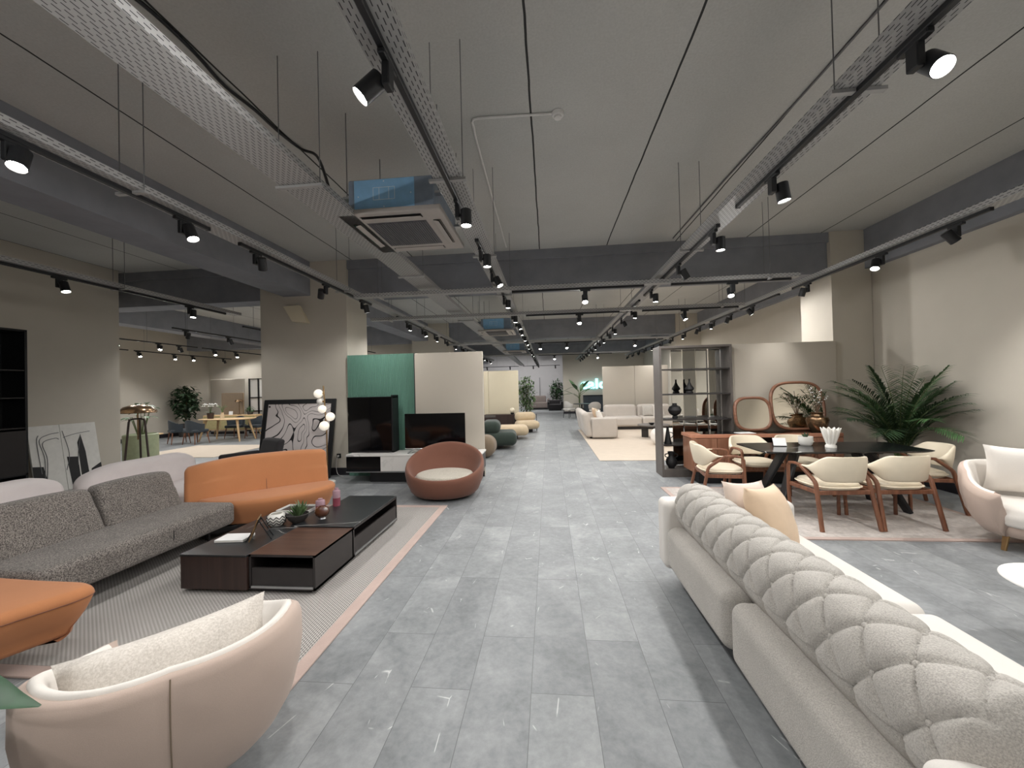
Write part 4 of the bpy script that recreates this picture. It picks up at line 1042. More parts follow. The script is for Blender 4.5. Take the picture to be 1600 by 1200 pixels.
partition('greige partition panel right behind the television beside the walkway', -2.48, -1.19, 6.95, 2.29)
# TV console
t = thing('tv_console', 'low media console with white marble top and black and marble fronts', 'tv stand', (-2.33, 6.67, 0))
MB().b2((-1.23, -.26, .47), (1.17, .26, .50), .003, 1).build('marble_top', M['whitemarble'], t, smooth=False)
MB().b2((-1.22, -.24, .20), (1.16, .25, .47)).build('cabinet_body', M['darkpanel'], t, smooth=False)
for x0, x1, m_ in ((-1.215, -.60, 'blackgloss'), (-.595, -.0, 'whitemarble'), (.005, .58, 'whitemarble'), (.585, 1.155, 'blackgloss')):
    MB().b2((x0, -.262, .215), (x1, -.24, .465), .002, 1).build('drawer_front', M[m_], t, smooth=False)
MB().b2((-1.22, -.265, .195), (1.16, -.24, .21)).build('metal_trim', M['chrome'], t, smooth=False)
MB().b2((-.85, -.12, 0), (.95, .22, .20)).build('recessed_plinth', M['black'], t, smooth=False)
t = thing('glass_cabinet', 'black glass-fronted cabinet standing on the media console before the green panel', 'cabinet', (-3.17, 6.76, .50))
mb = MB(); mb.b2((-.46, -.12, 0), (-.44, .14, 1.0)); mb.b2((.36, -.12, 0), (.385, .14, 1.03)); mb.b2((-.46, -.12, .98), (.385, .14, 1.0)); mb.b2((-.46, -.12, 0), (.385, .14, .02)); mb.b2((-.46, .12, 0), (.385, .14, 1.0)); mb.b2((-.03, -.115, 0), (-.01, .13, 1.0))
mb.build('cabinet_body', M['black'], t, smooth=False)
for x0, x1 in ((-.455, -.03), (-.025, .36)): MB().b2((x0, -.13, .012), (x1, -.122, .99)).build('glass_door', M['blackgloss'], t, smooth=False)
t = thing('television', 'black flat television standing on the media console', 'television', (-2.0, 6.58, .50))
MB().b2((-.54, -.012, .075), (.54, .02, .69), .004, 1).build('screen_body', M['screen'], t, smooth=False)
MB().b2((-.545, -.016, .066), (.545, .024, .08), .002, 1).build('lower_bezel', M['chrome'], t, smooth=False)
for s in (-1, 1): MB().path_bar([(s*.38-.08, -.10, .008), (s*.38, 0, .07), (s*.38+.08, .11, .008)], .03, .014).build('foot', M['chrome'], t, smooth=False)
t = thing('soundbar', 'slim silver bar lying in front of the television', 'speaker', (-1.75, 6.42, .50))
MB().box((0, 0, .022), (.86, .07, .035), .01, 2).build('body', M['chrome'], t)
for s in (-1, 1): MB().box((s*.3, 0, .004), (.06, .05, .008)).build('foot', M['black'], t, smooth=False)

# ================================================================ LEFT WALL
for i, (y0, y1, lb) in enumerate(((5.56, 5.98, 'left leaning canvas with a grey outline and black corner, beside the dark cabinet'), (5.985, 6.52, 'right leaning canvas with a black pillar shape, nearest the wall end'))):
    w = y1-y0; H = 1.16
    t = thing('abstract_canvas', lb, 'painting', (-8.43, (y0+y1)/2, .0), -PI/2)
    # local: x along -Y(world), y -> +X? built leaning towards the wall (local -y is the wall side)
    R2 = Euler((math.radians(9), 0, 0))
    def lp(x, z, d=0.0): v = Vector((x, d, z)); v.rotate(R2); return v
    mb = MB(); c = lp(0, H/2+.0, 0); mb.box(c, (w, .03, H), .003, 1, rot=R2); mb.build('stretched_canvas', M['canvas'], t, smooth=False)
    def patch(name, pts, matn, d=.0165):
        mb = MB(); mb.quad_ring([[lp(x*w/2, z*H, d-.001) for x, z in pts], [lp(x*w/2, z*H, d+.0015) for x, z in pts]]); mb.build(name, M[matn], t, smooth=False)
    if i == 0:
        patch('black_shape', [(1, .0), (1, .42), (.35, .40), (.1, 0)], 'ink')
        for k, pts in enumerate(([(.45, .1), (.2, .5), (.38, .78), (-.2, .86), (-.9, .88)], [(.3, .12), (.05, .5), (.2, .74), (-.6, .80), (-.85, .78)], [(.5, .3), (.55, .75), (.4, .86)])):
            mb = MB(); mb.tube(catmull([lp(x*w/2, z*H, .017) for x, z in pts], 6), .006, 5); mb.build('grey_stroke', M['rod'], t)
    else:
        patch('black_shape', [(.75, .02), (.28, .02), (.26, .48), (.85, .50)], 'ink')
        patch('black_pillar', [(.2, .08), (-.25, .08), (-.2, .55), (-.05, .82), (.18, .70)], 'ink')
        patch('black_corner', [(-.35, .02), (-1, .02), (-1, .34), (-.4, .26)], 'ink')
        for pts in ([(.95, .3), (.7, .55), (.9, .9)], [(.9, .80), (.2, .84), (-.6, .86)], [(.3, .35), (.2, .55), (-.05, .82)]):
            mb = MB(); mb.tube(catmull([lp(x*w/2, z*H, .017) for x, z in pts], 6), .005, 5); mb.build('grey_stroke', M['rod'], t)
t = thing('tall_cabinet', 'tall black cabinet with open shelves against the left wall', 'cabinet', (-8.40, 4.62, 0))
mb = MB()
for y in (-.69, -.02, .66): mb.b2((-.22, y, 0), (.22, y+.03, 2.70))
for z in (0, .42, 2.67): mb.b2((-.22, -.69, z), (.22, .69, z+.03))
mb.b2((-.22, -.69, 0), (-.20, .69, 2.70)); mb.build('cabinet_body', M['black'], t, smooth=False)
for z in (1.15, 1.62, 2.05): MB().b2((-.20, -.66, z), (.21, .66, z+.018)).build('shelf', M['darkpanel'], t, smooth=False)
for y in (-.67, .005): MB().b2((.205, y, .44), (.222, y+.66, 1.12), .002, 1).build('door', M['darkpanel'], t, smooth=False)

# ================================================================ DINING AREA
t = thing('area_rug', 'mauve grey rug under the dining table', 'rug', (3.24, 5.15, 0))
MB().box((0, 0, .005), (2.98, 1.9, .010)).build('field', M['rug_dining'], t, smooth=False)
bd = MB()
for c, d in (((1.52, 0, .0055), (.06, 2.02, .011)), ((-1.52, 0, .0055), (.06, 2.02, .011)), ((0, -.98, .0055), (2.98, .06, .011)), ((0, .98, .0055), (2.98, .06, .011))): bd.box(c, d)
bd.build('border', M['rug_border'], t, smooth=False)
ZR = .011
t = thing('dining_table', 'black marble dining table with angled black legs', 'dining table', (3.48, 5.24, ZR))
ol = [(-.93, -.30), (-.90, -.355), (-.84, -.375), (-.3, -.40), (.3, -.40), (.90, -.375), (.96, -.34), (.97, -.29), (.97, .29), (.96, .34), (.90, .375), (.3, .40), (-.3, .40), (-.84, .375), (-.91, .355), (-.93, .30)]
mb = MB()
mb.quad_ring([[(x*.93, y*.86, .718) for x, y in ol], [(x*.995, y*.99, .737) for x, y in ol], [(x, y, .741) for x, y in ol], [(x, y, .748) for x, y in ol], [(x*.997, y*.994, .75) for x, y in ol]])
mb.build('tabletop', M['blackmarble'], t, ang=30)
for s in (-1, 1):
    for sy in (-1, 1):
        MB().bar((s*.42, sy*.10, .72), (s*.72, sy*.27, 0), .16, .045, up=(s, 0, .3), w1=.10).build('leg', M['black'], t, smooth=False)
    MB().box((s*.44, 0, .705), (.12, .46, .03), .004, 1).build('leg_bracket', M['black'], t, smooth=False)
MB().box((0, 0, .70), (.80, .06, .035), .004, 1).build('crossbar', M['black'], t, smooth=False)

def dining_chair():
    t = thing('dining_chair', 'x', 'chair')
    ol = [(.245*math.copysign(abs(math.cos(a))**.62, math.cos(a)), .25*math.copysign(abs(math.sin(a))**.62, math.sin(a))+.01) for a in [2*PI*i/40 for i in range(40)]]
    MB().slab(ol, .405, .475, .03, bulge=.02).build('seat', M['cream_leather'], t, ang=70)
    # wrap-around back
    NS, NZ = 40, 7
    def plan(s, r=0.0):
        a = s*math.radians(86)
        x = (.295+r)*math.copysign(abs(math.sin(a))**.86, a); y = -.285-r+.30*(1-abs(math.cos(a))**.9)
        return x, y
    def top(s): return .785-.125*ss(.40, .92, abs(s))-.01*abs(s)
    def bot(s): return .505+.135*ss(.42, .95, abs(s))
    fr, bk = [], []
    for i in range(NS+1):
        s = -1+2*i/NS; a, b = bot(s), top(s); b = max(b, a+.012)
        row = []
        for (r, f) in [(-.014, 0.06), (-.016, .5), (-.014, .94), (-.006, 1.0), (.006, 1.0), (.014, .94), (.018, .5), (.014, .06), (.006, 0), (-.006, 0)]:
            z = a+(b-a)*f; x, y = plan(s, r); y -= .055*max(0, (z-.5)/.28)*(1-abs(s)**2)*1.0
            row.append((x, y, z))
        fr.append(row)
    mb = MB(); mb.quad_ring(fr, True, True, True); mb.build('backrest', M['cream_leather'], t, ang=70)
    for s in (-1, 1):
        x9, y9 = plan(.55*s); xe, ye = plan(1.0*s)
        # front leg bends into the arm rail, then along the lower edge of the back into the rear leg
        MB().path_bar([(s*.275, .215, 0), (s*.285, .225, .33), (s*.288, .215, .60), (s*.287, .19, .637), (s*.29, .10, .648), (xe+s*.008, ye+.0, .645)], .03, .034, up=(s, 0, 0)).build('front_leg', M['walnut'], t, ang=50)
        MB().path_bar([(xe+s*.008, ye, .645), (s*.285, -.17, .525), (s*.280, -.195, .50), (s*.278, -.208, .47), (s*.30, -.31, 0)], .034, .040, up=(s, 0, 0)).build('rear_leg', M['walnut'], t, ang=50)
        MB().bar((s*.262, -.22, .385), (s*.275, .21, .385), .022, .045).build('side_rail', M['walnut'], t, smooth=False)
    for y, x in ((.205, .275), (-.225, .265)): MB().bar((-x, y, .385), (x, y, .385), .022, .045, up=(0, 0, 1)).build('cross_rail', M['walnut'], t, smooth=False)
    return t
ch0 = dining_chair()
CH = [(3.11, 4.66, 0.05, 'cream dining chair with its back to us, nearer the tufted sofa'),
      (3.745, 4.69, 0.04, 'cream dining chair with its back to us, nearer the right wall'),
      (2.27, 5.46, -PI/2-.12, 'cream dining chair at the left end of the table, beside the open shelf'),
      (4.50, 5.24, PI/2-.15, 'cream dining chair at the right end of the table, by the palm'),
      (2.95, 5.88, PI+.04, 'cream dining chair across the table, behind the white card'),
      (3.59, 5.89, PI-.04, 'cream dining chair across the table, behind the small planted pot')]
for i, (x, y, r, lb) in enumerate(CH):
    if i == 0: ch0.location = (x, y, ZR); ch0.rotation_euler = (0, 0, r); ch0['label'] = lb; ch0['group'] = 'cream dining chairs around the table'
    else: dup(ch0, (x, y, ZR), r, lb)
TZ = ZR+.75
t = thing('price_card', 'white card on a small stand on the dining table', 'card', (2.98, 5.32, TZ), -.15)
MB().box((0, 0, .055), (.15, .006, .105), .002, 1, rot=Euler((math.radians(-24), 0, 0))).build('card', M['paper'], t, smooth=False)
MB().box((0, .01, .004), (.13, .10, .008), .002, 1).build('base', M['black'], t, smooth=False)
t = lathe_thing('plant_pot', 'small ivory pot with a dark succulent on the dining table', 'plant', (3.33, 5.37, TZ), [(0, 0), (.055, 0), (.075, .02), (.082, .07), (.082, .115), (.074, .115), (.070, .09), (0, .09)], 'ceramic', 'pot')
s = MB()
for i in range(14):
    a = i*2.4; blade(s, (0.01*math.cos(a), .01*math.sin(a), .085), (.05*math.cos(a), .05*math.sin(a), .15+.01*(i % 3)), .022, n=4, fold=.5)
s.build('leaves', M['leaf_dark'], t)
t = thing('fluted_vase', 'white fluted fan-shaped vase on the dining table', 'vase', (3.50, 5.17, TZ))
rings = []
for r, z in ((.058, 0), (.058, .025), (.045, .04), (.05, .06), (.075, .15), (.098, .235), (.092, .237), (.07, .15), (.03, .07)):
    rings.append([(r*(1+(.10 if z > .045 else 0)*math.cos(11*2*PI*k/88))*math.cos(2*PI*k/88), r*(1+(.10 if z > .045 else 0)*math.cos(11*2*PI*k/88))*math.sin(2*PI*k/88), z+(.012*math.cos(11*2*PI*k/88) if z > .2 else 0)) for k in range(88)])
mb = MB(); mb.quad_ring(rings); mb.build('body', M['ceramic'], t, ang=60)
# sideboard, mirrors, vase
t = thing('sideboard', 'long reddish wood sideboard behind the dining table', 'sideboard', (3.36, 6.54, 0))
ol = [(-1.14, -.15), (-1.12, -.20), (-1.05, -.225), (1.05, -.225), (1.12, -.20), (1.14, -.15), (1.14, .225), (-1.14, .225)]
mb = MB(); mb.quad_ring([[(x*.992, y*.97, .735) for x, y in ol], [(x, y, .742) for x, y in ol], [(x, y, .784) for x, y in ol], [(x*.995, y*.98, .79) for x, y in ol]])
mb.build('worktop', M['redwoodx'], t, smooth=False)
MB().b2((-.95, -.16, .7895), (.95, .2, .7925)).build('glass_inlay', M['blackgloss'], t, smooth=False)
MB().b2((-1.12, -.205, .20), (-.36, .215, .735), .01, 2).build('cabinet_body', M['redwood'], t, smooth=False)
MB().b2((.30, -.205, .20), (1.12, .215, .735), .01, 2).build('cabinet_body', M['redwood'], t, smooth=False)
MB().b2((-.37, .15, .20), (.31, .215, .735)).build('niche_back', M['darkpanel'], t, smooth=False)
MB().b2((-.37, -.20, .46), (.31, .16, .475)).build('niche_shelf', M['mirror_tint'], t, smooth=False)
MB().b2((-.37, -.20, .20), (.31, .215, .22)).build('niche_floor', M['redwood'], t, smooth=False)
for x0, x1 in ((-1.10, -.745), (-.74, -.44), (.36, .72), (.725, 1.10)): MB().b2((x0, -.225, .215), (x1, -.204, .725), .004, 1).build('door', M['redwood'], t, smooth=False)
MB().b2((-.44, -.24, .215), (-.425, -.204, .725), .002, 1).build('edge_handle', M['amberpane'], t, smooth=False)
MB().b2((-1.0, -.12, 0), (1.0, .18, .20)).build('recessed_plinth', M['black'], t, smooth=False)
def mirror(label, loc, w, h, n=3.2, rz=0.0):
    t = thing('mirror', label, 'mirror', loc, rz); R3 = Euler((math.radians(-8), 0, 0))
    N = 64; sg = lambda v, p: math.copysign(abs(v)**p, v)
    def ring(k, y): 
        out = []
        for i in range(N):
            a = 2*PI*i/N; v = Vector(((w/2-k)*sg(math.cos(a), 2/n), y, h/2+(h/2-k)*sg(math.sin(a), 2/n))); v.rotate(R3); out.append(v)
        return out
    mb = MB(); mb.quad_ring([ring(.045, -.012), ring(.03, -.024), ring(.01, -.02), ring(0, -.005), ring(0, .012), ring(.045, .014), ring(.045, -.012)], True, False, False); bmesh.ops.remove_doubles(mb.bm, verts=mb.bm.verts[:], dist=1e-5)
    mb.build('wooden_frame', M['frame_wood'], t, ang=60)
    mb = MB(); mb.quad_ring([ring(.046, -.006), ring(.046, .008)]); mb.build('glass', M['mirror'], t, smooth=False)
    return t
mirror('smaller rounded wood-framed mirror leaning on the sideboard', (3.36, 6.68, .7905), .60, .58)
mirror('larger rounded wood-framed mirror leaning on the sideboard', (4.08, 6.70, .7905), .86, .82)
t = lathe_thing('twig_vase', 'shiny bronze round vase with flowering twigs on the sideboard', 'vase', (4.20, 6.48, .7925), [(0, 0), (.07, 0), (.085, .02), (.135, .11), (.155, .19), (.14, .235), (.085, .255), (.075, .285), (.10, .305), (.095, .307), (.065, .285), (.06, .2), (0, .15)], 'bronze', seg=40)
tw = MB(); lv = MB(); fl = MB(); rnd = random.Random(3)
for i in range(9):
    a = i*0.74; h = .20+.22*rnd.random(); dx, dy = .16*math.cos(a)*rnd.random()+.02, .10*math.sin(a)
    p = [(0, 0, .25), (dx*.4, dy*.4, .33+h*.3), (dx, dy, .30+h*.8), (dx*1.5, dy*1.3, .30+h)]
    cp = catmull(p, 5); tw.tube(cp, .0035, 5)
    for q in cp[6::2]:
        for _ in range(2):
            d = Vector((rnd.uniform(-1, 1), rnd.uniform(-1, 1), rnd.uniform(-.3, 1))).normalized()*.05
            if i % 3 == 0: fl.sphere(q+d*.3, .009, u=6, v=4)
            else: blade(lv, q, q+d*1.4, .02, n=3)
tw.build('twigs', M['trunk'], t); lv.build('leaves', M['leaf_dark'], t); fl.build('blossoms', M['paper'], t)
t = thing('open_book', 'open pale booklet lying on the sideboard', 'book', (3.10, 6.46, .7925), .1)
MB().box((0, 0, .004), (.26, .17, .008), .002, 1).build('pages', M['paper'], t, smooth=False)
t = thing('phone', 'small black phone lying at the right end of the sideboard', 'phone', (4.38, 6.42, .79), .2)
MB().box((0, 0, .006), (.09, .16, .012), .003, 1).build('body', M['black'], t, smooth=False)
# shelf unit with vases
t = thing('open_shelf_unit', 'tall grey-brown open shelving unit at the walkway corner of the dining area', 'shelving', (2.52, 7.05, 0))
for x in (-.60, .565): MB().b2((x, -.2, 0), (x+.035, .2, 2.26), .002, 1).build('side_panel', M['shelf'], t, smooth=False)
MB().b2((-.565, -.2, 2.225), (.565, .2, 2.26)).build('top_panel', M['shelf'], t, smooth=False)
MB().b2((-.565, -.2, 0), (.565, .2, .13)).build('plinth', M['shelf'], t, smooth=False)
for z in (.555, .995, 1.43, 1.865): MB().b2((-.565, -.19, z-.02), (.565, .19, z), 0).build('shelf_board', M['darkpanel'], t, smooth=False)
for i, (x, w, a) in enumerate(((-.20, .20, .16), (.02, .21, -.14), (.24, .21, .10), (.46, .19, -.08))):
    MB().box((x, .175, 1.18), (w, .008, 2.08), 0, rot=Rz(a)).build('mirror_strip', M['mirror_tint'], t, smooth=False)
SX, SY = 2.52, 7.0
lathe_thing('bottle_vase', 'black gourd-shaped bottle vase on the second shelf from the top', 'vase', (2.46, SY, 1.43), [(0, 0), (.055, 0), (.062, .02), (.045, .045), (.075, .075), (.07, .10), (.035, .15), (.016, .2), (.014, .245), (.02, .255), (0, .255)], 'vaseblack')
t = lathe_thing('round_vase', 'black flat round vase on the middle shelf', 'vase', (2.20, SY, .995), [(0, 0), (.04, 0), (.045, .03), (.03, .05), (.09, .09), (.112, .15), (.09, .21), (.04, .235), (.035, .265), (.045, .27), (0, .27)], 'vaseblack')
t = lathe_thing('cone_vase', 'black conical vase with a small handle on the lower shelf', 'vase', (2.07, SY, .555), [(0, 0), (.062, 0), (.062, .01), (.04, .14), (.02, .27), (.024, .30), (0, .30)], 'vaseblack')
MB().tube(catmull([(.035, 0, .20), (.085, 0, .185), (.085, 0, .13), (.05, 0, .10)], 5), .007, 6).build('handle', M['vaseblack'], t)
t = lathe_thing('amphora_vase', 'black two-handled amphora on the bottom shelf', 'vase', (2.12, SY, .13), [(0, 0), (.05, 0), (.055, .02), (.085, .06), (.097, .11), (.085, .16), (.055, .19), (.045, .22), (.06, .27), (.06, .285), (.045, .285), (0, .22)], 'vaseblack')
for s in (-1, 1): MB().tube(catmull([(s*.06, 0, .185), (s*.10, 0, .20), (s*.10, 0, .24), (s*.055, 0, .25)], 5), .009, 6).build('handle', M['vaseblack'], t)
partition('greige partition panel behind the two wood-framed mirrors', 3.16, 4.875, 6.99, 2.27)

# palm
t = thing('areca_palm', 'large green palm in the corner behind the dining table', 'plant', (4.97, 5.98, 0))
MB().lathe([(0, 0), (.15, 0), (.19, .28), (.18, .30), (.16, .30), (.15, .25), (0, .25)], cap0=False, cap1=False).build('pot', M['pot'], t)
rnd = random.Random(11); lv = [MB(), MB()]; st = MB()
FR = []
for i in range(30):
    a = i*2.399+.4; k = i/29
    FR.append((a, math.radians(86-10*k), math.radians(rnd.uniform(35, 72)-66*k), rnd.uniform(1.4, 1.75)-.38*k))
FR += [(PI*.97, 1.35, .35, 1.6), (PI*1.03, 1.25, .0, 1.25), (.15, 1.35, .55, 1.6), (-.4, 1.3, .3, 1.45)]
for i, (a, e0, e1, L) in enumerate(FR):
    ca, sa = math.cos(a), math.sin(a); NP = 16; pts = []; hx = hz = 0.0
    for k in range(NP+1):
        pts.append([hx*ca, hx*sa, .27+hz])
        e = e0+(e1-e0)*ss(.10, 1.05, k/NP); hx += L/NP*math.cos(e); hz += L/NP*math.sin(e)
    mx = max(p[0] for p in pts); mn = min(p[0] for p in pts); my = max(p[1] for p in pts)
    kx = .46/mx if mx > .46 else (.74/-mn if mn < -.74 else 1); ky = .80/my if my > .80 else 1
    pts = [Vector((p[0]*kx, p[1]*ky, p[2])) for p in pts]
    st.tube(pts, [.010*(1-.8*k/NP) for k in range(NP+1)], 6)
    mb = lv[i % 2]
    for k in range(5, NP+1):
        for sub in (0, .34, .67):
            if k == NP and sub: continue
            p = pts[k].lerp(pts[min(NP, k+1)], sub); tg = (pts[min(NP, k+1)]-pts[k-1]).normalized()
            sd = tg.cross(Vector((0, 0, 1))); sd = sd.normalized() if sd.length > 1e-3 else Vector((-sa, ca, 0))
            s = ((k+sub)/NP-.30)/.70; ll = .27*math.sin(PI*(.10+.80*s))**.8+.03
            for sg in (-1, 1):
                d = (sd*sg*.85+tg*.75+Vector((0, 0, rnd.uniform(-.16, .12)))).normalized(); tip = p+d*ll
                if tip.x > .54: tip.x = .54
                blade(mb, p, tip, .020, n=3, droop=.045, fold=.2)
st.build('frond_stems', M['stem'], t); lv[0].build('fronds', M['leaf'], t); lv[1].build('fronds', M['leaf_dark'], t)

# ================================================================ DOWN THE WALKWAY, LEFT
def ficus(mb_l, c, r, n, size, seed, flat=0.9):
    rnd = random.Random(seed)
    for i in range(n):
        d = Vector((rnd.gauss(0, 1), rnd.gauss(0, 1), rnd.gauss(0, 1))).normalized()*(rnd.random()**.4)
        p = Vector(c)+Vector((d.x*r[0], d.y*r[1], d.z*r[2]))
        q = Vector((rnd.uniform(-1, 1), rnd.uniform(-1, 1), rnd.uniform(-.9, .5))).normalized()*size*rnd.uniform(.7, 1.2)
        blade(mb_l, p, p+q, size*.45, n=3, fold=.25)
def tree(label, loc, h, crown, n, size, matn, seed, pot=(.2, .35), trunk=.02, cat='plant'):
    t = thing('indoor_tree', label, cat, loc)
    r, ph = pot
    MB().lathe([(0, 0), (r*.8, 0), (r, ph), (r*.9, ph), (r*.85, ph*.85), (0, ph*.85)], seg=24, cap0=False, cap1=False).build('pot', M['pot'], t)
    mb = MB()
    for k in range(3): mb.tube(catmull([(0.03*k-.03, 0, ph*.8), (.05*math.sin(k*2), .04*math.cos(k*2), h*.45), (crown[0]*.3*math.sin(k*2.1), crown[1]*.3*math.cos(k*2.1), h*.8)], 5), trunk*.7, 6)
    mb.build('trunk', M['trunk'], t)
    lv = MB(); zc = h-crown[2]; ficus(lv, (0, 0, zc), crown, n, size, seed); lv.build('foliage', M[matn], t)
    return t
def pebble(mb, c, d, r=None, **k): mb.rbox(c, d, r or min(d)*.48, 5, 5, **k); return mb
t = thing('pouf', 'taupe round pouf beyond the greige partition, nearest of the row of soft seats', 'pouf', (-1.62, 8.95, 0))
pebble(MB(), (0, 0, .26), (.72, .72, .50), .235).build('seat', M['taupe'], t, ang=80)
MB().cyl((0, 0, 0), (0, 0, .05), .2, seg=24).build('base', M['black'], t)
def lounge(label, loc, rz, m1, back_h=.68, seat=(.80, .78, .32), leg=False, back_y=.30):
    t = thing('lounge_chair', label, 'lounge chair', loc, rz)
    pebble(MB(), (0, -.05, .27), seat, .155).build('seat', M[m1], t, ang=80)
    if back_h: pebble(MB(), (0, back_y, back_h-.17), (seat[0]*.92, .50, .34), .16).build('backrest', M[m1], t, ang=80)
    MB().cyl((0, 0, 0), (0, 0, .12), .22, seg=24).build('base', M['black'], t)
    if leg:
        for s in (-1, 1): MB().bar((s*.42, .22, 0), (s*.42, .26, .62), .02, .035).build('frame_leg', M['black'], t, smooth=False)
        MB().bar((-.42, .24, .12), (.42, .24, .12), .03, .02).build('frame_rail', M['bronze'], t, smooth=False)
    return t
lounge('dark green lounge chair of two round cushions beside the walkway', (-1.47, 10.35, 0), -PI/2+PI+.1, 'dkgreen', .74, (1.0, 1.06, .36), back_y=.10)
lounge('sand coloured pouf on a small base behind the dark green lounge chair', (-1.22, 12.15, 0), PI/2+.1, 'tan', 0, (.90, 1.0, .30))
lounge('sand coloured lounge chair with dark frame legs, farthest of the soft seats', (-.82, 13.95, 0), .25, 'tan', .70, (.82, .78, .30), True)
partition('cream partition panel behind the dark sideboard and round lamp', -2.55, -1.17, 15.0, 2.29, 'panel_cream', joints=(-2.36,))
t = thing('sideboard', 'dark wood sideboard against the cream partition', 'sideboard', (-1.85, 14.7, 0))
MB().b2((-.62, -.22, .12), (.62, .22, .60), .005, 1).build('cabinet_body', M['darkwood'], t, smooth=False)
MB().b2((-.60, -.235, .50), (-.18, -.22, .585)).build('drawer_front', M['shelf'], t, smooth=False)
for s in (-1, 1): MB().b2((s*.5-.03, -.15, 0), (s*.5+.03, .15, .12)).build('leg', M['black'], t, smooth=False)
t = thing('table_lamp', 'round white globe table lamp on the dark sideboard', 'lamp', (-1.40, 14.62, .60))
MB().lathe([(0, 0), (.06, 0), (.08, .05), (.05, .06), (0, .06)], seg=20, cap0=False, cap1=False).build('base', M['black'], t)
MB().sphere((0, 0, .15), .10).build('globe_shade', M['white_ivory'], t)
tree('leafy green ficus tree behind the cream partition', (-.93, 15.75, 0), 2.1, (.42, .40, .80), 800, .15, 'leaf_ficus', 5)
# far end
t = thing('far_sofa', 'mocha sofa against the white lit far wall', 'sofa', (-.74, 28.0, 0))
t.scale = (1.12, 1, 1.15)
MB().rbox((0, 0, .28), (1.4, .85, .36), .06, 3, 5).build('seat', M['brown_sofa'], t, ang=80)
MB().rbox((.05, .35, .62), (.86, .2, .5), .08, 3, 5).build('back_cushion', M['brown_sofa'], t, ang=80)
for s in (-1, 1): MB().rbox((s*.62, .1, .48), (.16, .7, .40), .06, 3, 5).build('armrest', M['brown_sofa'], t, ang=80)
MB().box((0, 0, .05), (1.2, .6, .1)).build('base', M['black'], t, smooth=False)
t = thing('black_sofa', 'black sofa beside the mocha one at the far end of the hall', 'sofa', (.42, 26.6, 0), 0)
MB().rbox((0, 0, .26), (1.0, .9, .34), .06, 3, 5).build('seat', M['dkfabric'], t, ang=80)
MB().rbox((0, .38, .5), (1.0, .2, .42), .07, 3, 5).build('backrest', M['dkfabric'], t, ang=80)
for s in (-1, 1): MB().rbox((s*.45, 0, .38), (.16, .85, .46), .06, 3, 5).build('armrest', M['dkfabric'], t, ang=80)
MB().box((0, 0, .045), (.85, .7, .09)).build('base', M['black'], t, smooth=False)
tree('dark leafy tree behind the black sofa at the far end', (.58, 27.9, 0), 2.15, (.52, .45, .80), 700, .2, 'leaf_dark', 9)
t = thing('wall_slot', 'tall thin dark slot in the white lit far wall', 'wall niche', (-.66, 29.47, 0))
MB().b2((-.03, -.01, .7), (.03, .02, 2.35)).build('slot', M['rod'], t, smooth=False)
# reception: sign, desk, plant, chairs
cu = bpy.data.curves.new('sign_text', 'FONT'); cu.body = 'calo'; cu.size = 1.0; cu.extrude = 0.03; cu.offset = 0.028; cu.space_character = 1.02
tmp = bpy.data.objects.new('sign_text_tmp', cu); COL.objects.link(tmp)
bpy.context.view_layer.update()
me = bpy.data.meshes.new_from_object(tmp.evaluated_get(bpy.context.evaluated_depsgraph_get())); bpy.data.objects.remove(tmp)
xs = [v.co.x for v in me.vertices]; ys = [v.co.y for v in me.vertices]
kx = 1.58/(max(xs)-min(xs)); ky = .60/(max(ys)-min(ys))
for v in me.vertices: v.co = Vector(((v.co.x-min(xs))*kx, v.co.z, (v.co.y-min(ys))*ky))
me.materials.append(M['sign'])
t = thing('illuminated_sign', 'glowing cyan letters mounted on the far wall above the dark desk', 'sign', (1.88, 22.92, 1.44))
so = bpy.data.objects.new('letters', me); COL.objects.link(so); so.parent = t
MB().b2((.0, .03, .02), (1.58, .05, .06)).build('mounting_rail', M['rod'], t, smooth=False)
t = thing('reception_desk', 'dark slate reception unit beneath the glowing sign', 'desk', (2.72, 22.55, 0))
MB().b2((-.72, -.25, 0), (.9, .25, 1.05), .006, 1).build('body', M['slate'], t, smooth=False)
MB().b2((-.74, -.28, 1.05), (.92, .27, 1.09), .004, 1).build('counter_top', M['black'], t, smooth=False)
t = thing('banana_plant', 'large broad-leaved plant in front of the glowing sign', 'plant', (1.62, 20.6, 0))
MB().lathe([(0, 0), (.18, 0), (.24, .45), (.22, .45), (.2, .4), (0, .4)], seg=24, cap0=False, cap1=False).build('pot', M['pot'], t)
mb = MB(); lv = MB()
for i, (a, el, L) in enumerate(((2.9, .5, .85), (3.3, .05, .8), (.4, .6, .9), (1.2, 1.0, .8), (-.6, .2, .75), (4.2, .7, .8), (2.2, .9, .9), (5.4, .9, .7), (3.0, -.15, .6))):
    p0 = Vector((.05*math.cos(a), .05*math.sin(a), 1.0+.05*i)); p1 = p0+Vector((math.cos(a)*.25, math.sin(a)*.25, .18))
    mb.tube(catmull([(0, 0, .38), (.03*math.cos(a), .03*math.sin(a), .8), p0, p1], 4), .012, 6)
    blade(lv, p1-Vector((.02*math.cos(a), .02*math.sin(a), .01)), p1+Vector((math.cos(a)*math.cos(el), math.sin(a)*math.cos(el), math.sin(el)))*L, .24, n=8, droop=.18, fold=.15)
mb.build('stems', M['stem'], t); lv.build('leaves', M['leaf'], t)
t = thing('meeting_table', 'small round dark table by the broad-leaved plant', 'table', (1.62, 19.3, 0))
MB().lathe([(0, .72), (.42, .72), (.43, .735), (.42, .75), (0, .75)], seg=32, cap0=False, cap1=False).build('tabletop', M['darkpanel'], t)
